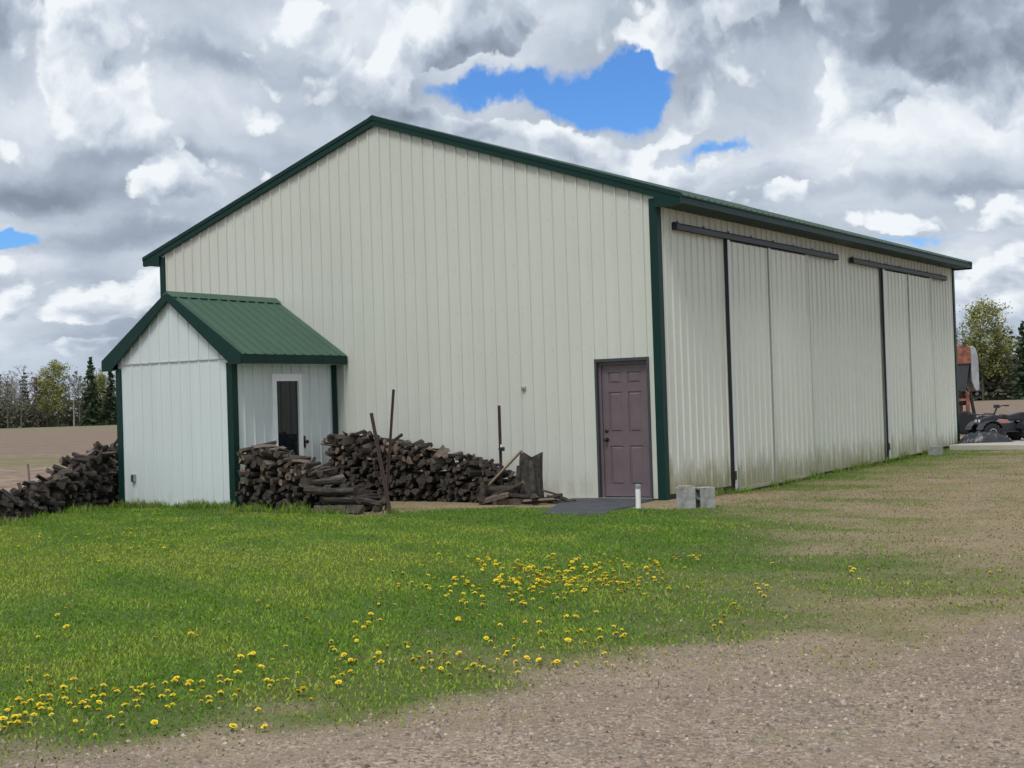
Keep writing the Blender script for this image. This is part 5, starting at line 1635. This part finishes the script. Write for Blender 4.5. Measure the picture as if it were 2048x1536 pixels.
# ------------------------------------------------------------------ dandelions
DAND = {'row':[(3.81,-14.45),(3.61,-14.27),(3.95,-14.5),(3.84,-14.39),(3.97,-14.47),(3.97,-14.55),(2.74,-13.48),(3.07,-13.72),(3.03,-13.58),(3.3,-13.77),(3.35,-13.9),(3.56,-14.08),(3.68,-14.13),(3.79,-14.21),(3.52,-13.96),(3.61,-14.0),(3.54,-13.89),(3.46,-13.79),(3.48,-14.09),(3.35,-13.63),(3.63,-13.85),(3.88,-14.01),(3.81,-13.94),(3.76,-13.85),(3.89,-13.93),(3.78,-13.81),(3.59,-13.64),(3.79,-13.74),(3.75,-13.68),(3.77,-13.6),(3.87,-13.66),(3.96,-13.7),(3.78,-13.5),(3.88,-13.39),(3.86,-13.34),(4.0,-13.4),(3.97,-13.35),(4.04,-13.32),(4.02,-13.17),(4.17,-13.32),(3.73,-12.77),(3.71,-12.71),(3.93,-12.95),(4.06,-13.09),(3.72,-12.63),(3.64,-12.52),(4.06,-12.9),(4.44,-13.45),(4.74,-13.31),(4.91,-13.45),(4.72,-13.3),(3.82,-12.01),(3.93,-12.13),(4.04,-12.23),(4.6,-12.88),(4.64,-12.86),(2.3,-10.98),(5.1,-13.95),(4.93,-14.01),(4.22,-13.94),(4.34,-13.89),(4.13,-13.95)],'mid':[(4.69,-12.22),(4.68,-11.96),(4.72,-12.02),(4.51,-12.39),(4.58,-12.44),(4.7,-12.27),(4.65,-12.06),(5.0,-12.43),(5.14,-12.36),(5.16,-12.31),(5.19,-12.26),(5.1,-11.92),(5.07,-11.83),(5.27,-12.02),(5.25,-11.93),(5.4,-12.0),(5.38,-11.94),(5.48,-12.0),(5.14,-12.53),(4.4,-12.48),(4.58,-10.74),(4.81,-11.06),(4.62,-11.43),(4.58,-10.38),(4.57,-10.31),(4.68,-10.42),(4.94,-10.94),(5.04,-11.01),(4.96,-10.82),(5.24,-11.49),(5.18,-11.36),(5.34,-11.39),(5.08,-10.77),(5.42,-11.1),(5.32,-10.93),(5.3,-11.11),(3.64,-11.47),(3.63,-11.41),(3.31,-10.96),(3.54,-11.16),(4.02,-10.92),(3.96,-10.8),(3.76,-10.44),(3.5,-10.13),(3.43,-10.01),(3.77,-10.77),(3.42,-10.3),(3.74,-9.75),(4.02,-10.07),(3.96,-9.95),(3.79,-9.88),(4.18,-10.09),(3.73,-10.18),(3.67,-10.06),(5.36,-10.92),(5.11,-10.65)],'patch':[(2.61,-7.38),(3.83,-8.62),(3.25,-8.64),(4.33,-8.58),(3.93,-9.34),(2.98,-8.89),(3.12,-8.72),(3.49,-8.63),(3.98,-8.68),(2.44,-7.78),(3.7,-9.44),(3.33,-9.09),(3.21,-8.86),(3.52,-8.13),(4.0,-7.9),(3.12,-9.06),(2.12,-7.86),(3.58,-8.61),(3.42,-8.61),(2.97,-8.04),(4.15,-8.6),(3.7,-8.81),(3.39,-9.14),(3.27,-8.23),(2.99,-7.07),(3.59,-8.33),(2.83,-8.65),(3.63,-8.7),(3.69,-7.89),(3.81,-8.72),(3.1,-7.0),(3.34,-8.35),(4.09,-8.68),(3.42,-7.96),(2.96,-7.83),(3.28,-7.92),(3.67,-8.85),(4.27,-9.08),(3.12,-8.51),(3.75,-8.67),(2.44,-9.36),(2.46,-9.09),(2.1,-7.72),(3.24,-8.08),(4.14,-8.22),(2.7,-8.08),(2.15,-7.96),(2.26,-8.03),(3.34,-9.72),(2.65,-8.83),(2.44,-7.75),(4.35,-9.15),(2.73,-8.14),(2.98,-7.55),(3.77,-8.43),(2.94,-8.32),(3.21,-8.47),(3.55,-8.72),(3.47,-8.95),(4.1,-8.36),(2.45,-8.32),(3.41,-8.52),(3.66,-9.17),(3.36,-7.86),(3.1,-8.47),(3.41,-9.37),(3.3,-7.8),(2.75,-8.26),(2.49,-8.42),(4.07,-7.96),(3.41,-8.51),(2.44,-8.59),(1.87,-8.01),(3.15,-8.91),(3.89,-8.15),(3.82,-7.75),(4.01,-8.1),(3.65,-9.24),(2.65,-8.32),(2.88,-7.18),(2.89,-8.68),(3.21,-8.03),(2.68,-9.1),(3.2,-8.24),(3.6,-9.31),(3.62,-9.3),(3.28,-9.55),(3.88,-8.42),(3.44,-9.78),(2.94,-7.58),(2.94,-7.46),(3.92,-7.83),(2.79,-8.02),(2.76,-9.02),(3.43,-8.92),(3.35,-8.28),(3.22,-7.23),(4.06,-9.32),(3.53,-8.77),(3.61,-9.54),(2.9,-8.32),(3.23,-8.87),(3.71,-8.48),(3.63,-8.54),(2.48,-7.18),(3.09,-8.99),(3.98,-9.3),(3.41,-7.87),(2.34,-7.97),(2.84,-8.23),(3.06,-8.29),(2.92,-7.83),(3.96,-7.97),(2.5,-8.85),(2.94,-8.28),(2.81,-8.12),(3.99,-9.38),(4.05,-9.25),(4.25,-8.89),(3.76,-9.03),(3.37,-9.17),(3.33,-7.5),(2.71,-9.52),(3.82,-8.43),(3.64,-7.81),(3.64,-6.87),(3.78,-7.09),(3.64,-6.78),(3.83,-6.9),(3.77,-6.74),(3.91,-6.96),(3.88,-6.8),(3.97,-7.03),(3.58,-7.24),(3.7,-7.37)],'right':[(5.44,-7.05),(5.57,-7.39),(5.54,-7.25),(5.53,-6.95),(5.76,-7.75),(6.63,-6.67),(6.66,-6.88),(6.66,-7.1),(5.17,-8.45),(5.27,-8.64),(5.36,-8.79),(5.29,-8.51),(5.52,-9.09),(4.72,-7.05),(5.65,-10.13),(5.62,-10.0),(5.69,-10.3),(5.56,-9.62),(5.48,-9.52)],'left':[(2.81,-12.19),(2.23,-10.9),(2.76,-12.21),(2.57,-12.35),(2.39,-11.62),(2.57,-11.67),(0.94,-11.81),(0.77,-11.6),(1.12,-11.74),(1.53,-12.21),(1.71,-12.6),(1.95,-10.71),(3.83,-12.03),(4.22,-12.34),(3.64,-12.21),(2.95,-11.27),(-0.78,-9.58),(-1.87,-9.05)],'far':[(3.31,-8.63),(2.39,-8.43),(3.07,-8.92),(3.77,-8.87),(3.19,-9.46),(3.42,-8.15),(3.68,-9.25),(3.93,-8.98),(3.9,-9.42),(3.09,-10.45),(2.14,-7.75),(4.47,-8.92),(3.72,-9.81),(2.97,-8.21),(3.47,-8.79),(3.54,-8.93),(3.25,-9.37),(2.86,-9.13),(2.32,-7.36),(3.87,-8.96),(1.21,-7.32),(2.42,-8.27),(3.39,-8.59),(4.67,-8.45),(3.23,-8.89),(2.63,-8.98),(3.64,-8.68),(3.64,-7.66),(3.47,-8.42),(3.48,-8.89),(3.23,-8.94),(3.76,-9.4),(3.39,-8.93),(4.13,-9.21),(3.0,-9.59),(4.02,-8.66),(4.31,-8.82),(3.85,-7.59),(3.36,-8.02),(4.22,-8.22),(2.5,-9.3),(3.13,-9.77),(3.54,-9.54),(3.24,-7.99),(4.01,-8.81),(4.67,-8.7),(3.19,-7.84),(3.65,-8.76),(3.53,-8.96),(2.81,-9.57),(3.5,-8.92),(3.11,-8.46),(3.84,-9.11),(3.26,-9.03),(3.01,-9.29),(2.66,-7.56),(3.71,-7.38),(2.68,-7.5),(2.5,-9.86),(1.01,-7.5),(2.32,-7.42),(3.97,-9.96),(3.23,-9.09),(3.81,-8.6),(3.9,-9.73),(3.44,-8.95),(2.73,-7.52),(3.57,-8.56),(4.06,-8.89),(2.7,-8.53),(2.95,-9.32),(3.34,-8.79),(1.64,-8.64),(3.06,-8.33),(2.85,-8.83),(2.57,-7.91),(4.02,-8.82),(3.72,-7.76),(2.87,-9.4),(2.92,-8.62),(3.12,-7.67),(4.31,-8.3),(3.17,-9.21),(3.55,-9.19),(2.53,-8.76),(2.95,-8.05),(3.31,-9.29),(3.34,-7.32),(3.18,-9.09),(3.21,-7.54),(3.79,-8.51),(4.57,-8.79),(3.51,-8.1),(3.07,-7.84),(1.66,-7.45),(1.68,-8.21),(3.3,-8.77),(2.36,-9.17),(3.99,-9.15),(3.36,-8.86),(3.5,-9.46),(2.4,-9.5),(2.17,-7.71),(1.89,-9.12),(3.23,-9.74),(2.36,-7.98),(3.45,-8.98),(4.08,-8.68),(1.82,-8.68),(2.75,-8.06),(3.66,-8.06),(3.08,-8.39),(2.54,-7.35),(1.76,-7.46),(2.51,-7.53),(4.04,-9.35),(3.51,-8.03),(4.08,-7.95),(3.3,-8.72),(3.19,-9.16),(1.37,-7.72),(3.79,-7.51),(3.23,-9.05),(2.34,-7.89),(2.68,-7.97),(3.47,-8.06),(3.49,-9.31),(1.33,-8.13),(4.31,-9.24),(3.01,-8.04),(4.34,-8.52),(2.68,-7.87),(2.86,-9.53),(3.58,-7.95),(3.75,-9.69),(3.69,-8.27),(3.7,-8.51),(2.17,-8.81),(3.77,-8.98),(2.04,-8.55),(2.05,-7.65),(4.23,-8.52),(3.59,-10.17),(1.2,-7.76),(4.11,-9.63),(3.28,-7.57),(3.86,-8.72),(3.66,-8.82),(4.33,-9.13),(4.63,-8.85),(2.17,-7.1),(2.91,-7.11),(0.84,-7.95),(3.7,-8.71),(3.87,-8.59),(3.18,-9.55),(1.97,-7.71),(4.14,-8.66),(2.54,-8.87),(4.37,-8.9),(3.13,-9.85),(3.51,-8.39),(2.52,-7.21),(3.45,-9.07),(2.75,-9.15),(3.18,-9.32),(2.27,-9.34),(2.88,-7.42),(3.55,-9.39),(3.32,-7.5),(4.14,-8.47),(4.04,-9.63),(3.96,-8.61),(4.23,-8.73),(4.12,-8.01),(2.91,-10.4),(4.08,-8.7),(3.3,-8.56),(2.9,-7.83),(3.87,-8.38),(2.81,-9.26),(3.08,-8.77),(4.69,-10.16),(2.81,-9.4),(3.98,-8.67),(4.14,-7.65),(3.09,-8.79),(2.95,-9.98),(2.76,-9.57),(3.75,-7.43),(3.1,-8.57),(2.69,-10.12),(4.58,-9.21),(3.79,-8.33),(3.04,-9.24),(2.85,-9.12),(2.92,-8.42),(4.1,-9.13),(4.11,-8.61),(3.45,-8.76),(2.86,-8.6),(4.39,-14.42),(3.57,-14.21),(3.78,-14.03),(4.46,-13.23),(4.1,-13.86),(4.07,-13.47),(4.56,-12.69),(3.79,-14.21),(4.14,-13.21),(4.31,-13.8),(4.4,-13.63),(4.2,-13.47),(3.63,-13.73),(3.8,-14.16),(4.16,-13.65),(4.38,-13.09),(3.8,-13.48),(4.42,-13.07),(3.78,-14.32),(4.09,-13.82),(4.23,-14.05),(4.16,-13.73),(4.49,-13.53),(4.11,-13.48),(4.81,-13.7),(4.39,-12.44),(4.27,-14.17),(4.11,-13.69),(3.81,-13.57),(4.46,-12.72),(4.71,-13.29),(3.75,-14.11),(4.43,-13.7),(3.88,-14.06),(3.89,-14.33),(4.39,-14.19),(4.41,-14.38),(4.08,-14.07),(3.62,-13.72),(4.3,-12.84),(4.13,-13.23),(3.94,-14.03),(4.54,-14.11),(4.57,-12.94),(3.94,-14.45),(4.35,-13.15),(3.82,-14.38),(3.97,-12.49),(3.85,-14.4),(4.5,-13.71),(4.5,-13.65),(4.36,-13.51),(3.81,-14.32),(3.76,-14.28),(3.86,-13.43),(3.97,-12.8),(3.58,-14.14),(3.54,-13.99),(4.38,-13.14),(3.98,-14.58),(3.88,-12.6),(4.1,-13.64),(3.95,-14.24),(4.72,-12.97),(4.12,-14.26),(3.96,-14.41),(3.88,-13.54),(3.7,-13.99),(3.43,-11.17),(4.79,-11.95),(5.09,-12.0),(4.29,-11.84),(3.95,-10.61),(4.73,-11.53),(4.48,-10.76),(5.56,-11.88),(4.68,-12.27),(4.77,-12.19),(5.34,-11.32),(5.46,-12.34),(5.84,-11.95),(4.95,-12.49),(3.45,-11.32),(4.4,-10.94),(4.34,-12.52),(4.96,-11.6),(5.13,-11.55),(4.9,-12.44),(4.6,-12.71),(4.92,-12.24),(5.59,-11.81),(4.35,-12.18),(5.62,-11.61),(3.99,-10.62),(3.79,-11.72),(4.05,-12.25),(4.88,-11.71),(5.01,-12.06),(5.75,-11.87),(3.9,-11.85),(5.5,-11.99),(4.35,-12.44),(5.18,-10.66),(4.31,-11.84),(5.24,-12.28),(4.21,-11.92),(5.14,-12.24),(4.85,-11.43),(-3.21,-7.12),(-4.26,-6.57),(-3.12,-7.84),(-2.93,-7.06),(-5.21,-7.55),(-2.49,-8.95),(-2.61,-8.54),(-4.93,-6.46),(-2.68,-7.96),(-5.84,-6.48),(-2.76,-7.93),(-2.18,-7.89),(-1.7,-8.45),(-1.89,-8.03),(-2.73,-8.4),(-1.7,-7.69),(-1.45,-8.24),(-3.18,-8.73),(-5.29,-7.14),(-3.54,-5.81),(-2.94,-8.41),(-3.55,-7.28),(-3.98,-8.33),(-3.13,-7.49),(-6.15,-6.72),(-3.62,-7.66),(-3.05,-7.22),(-3.83,-6.42),(-4.84,-7.11),(-4.95,-6.69),(-5.37,-6.59),(-3.96,-7.17),(-3.61,-7.71),(-4.88,-6.05),(-3.66,-7.44),(-4.97,-7.8),(-2.68,-7.92),(-1.97,-6.92),(-1.86,-8.98),(-5.01,-7.17),(-4.6,-7.34),(-3.45,-7.81),(-5.53,-6.94),(-4.86,-6.67),(-4.01,-8.18),(-4.66,-6.89),(-2.61,-7.73),(-3.73,-7.21),(-3.35,-7.7),(-3.99,-7.29),(-4.33,-8.2),(-4.28,-6.65),(-3.82,-7.73),(-4.8,-6.06),(-5.99,-7.13),(-3.84,-6.49),(-1.4,-7.35),(-2.95,-7.47),(-2.43,-7.75),(-2.32,-7.92),(-2.65,-7.82),(-2.52,-7.42),(-2.68,-8.94),(-3.65,-8.12),(-2.13,-6.63),(-4.5,-7.22),(-3.85,-8.43),(-3.64,-7.85)]}
def dandelions():
    M['petal'] = plain('dandelion yellow', (.86, .66, .010), .6, .15, 90.0, rnd=.15)
    M['stem'] = plain('dandelion stem', (.10, .16, .04), .6, .1)
    r_ = random.Random(61)
    meshes = []
    for k in range(6):
        m = MB()
        H = .034 + .016 * k / 5
        tx, ty = r_.uniform(-.012, .012), r_.uniform(-.012, .012)
        m.tube((0, 0, 0), (tx, ty, H), .0028, .0024, 5, 1, caps=False)
        n = 11
        for ring, (rr, dz, lift) in enumerate(((.024, .0, .004), (.017, .006, .010), (.009, .010, .014))):
            i = len(m.v)
            m.v.append((tx, ty, H + dz * .4))
            for q in range(n):
                a = 2 * math.pi * (q + .5 * ring) / n
                f = rr * r_.uniform(.85, 1.12)
                m.v.append((tx + f * math.cos(a), ty + f * math.sin(a), H + lift + r_.uniform(-.002, .002)))
            for q in range(n):
                m.f.append((i, i + 1 + q, i + 1 + (q + 1) % n)); m.m.append(0)
        m.lathe((tx, ty, H - .008), (0, 0, 1), [(0, .004), (.006, .009), (.009, .009)], 6, 1)
        meshes.append(m)
    mes = [m.mesh('dandelion', [M['petal'], M['stem']]) for m in meshes]
    LAB = {'row': ('bright dandelion in the near row along the edge of the drive', 'dandelions along the drive edge'),
           'mid': ('dandelion in the loose scatter between the dense patch and the drive', 'dandelions scattered mid-lawn'),
           'patch': ('dandelion in the dense yellow patch in the middle of the lawn', 'dandelions in the dense patch'),
           'right': ('dandelion in the dry worn grass right of the dense patch', 'dandelions in the dry grass'),
           'left': ('lone dandelion in the open green lawn before the shed', 'dandelions alone on the green lawn')}
    rest = MB()
    for g, pts in DAND.items():
        for x, y in pts:
            k = r_.randrange(6); s = r_.uniform(.62, 1.0) if g != 'far' else r_.uniform(.45, .85)
            a = r_.uniform(0, 6.28)
            mx = Matrix.Translation((x, y, hz(x, y) - .002)) @ Matrix.Rotation(a, 4, 'Z') @ Matrix.Rotation(r_.uniform(-.35, .35) + .18, 4, 'X') @ Matrix.Scale(s, 4)
            if g == 'far':
                i = len(rest.v)
                rest.v += [tuple(mx @ Vector(p)) for p in meshes[k].v]
                rest.f += [tuple(i + q for q in f) for f in meshes[k].f]; rest.m += meshes[k].m
            else:
                o = bpy.data.objects.new('dandelion', mes[k]); COL.objects.link(o)
                o.matrix_world = mx
                tag(o, LAB[g][0], 'dandelion', LAB[g][1])
    o = rest.build('dandelions', [M['petal'], M['stem']])
    tag(o, 'smaller dandelions speckling the lawn among the larger ones', 'dandelions', kind='stuff')
dandelions()
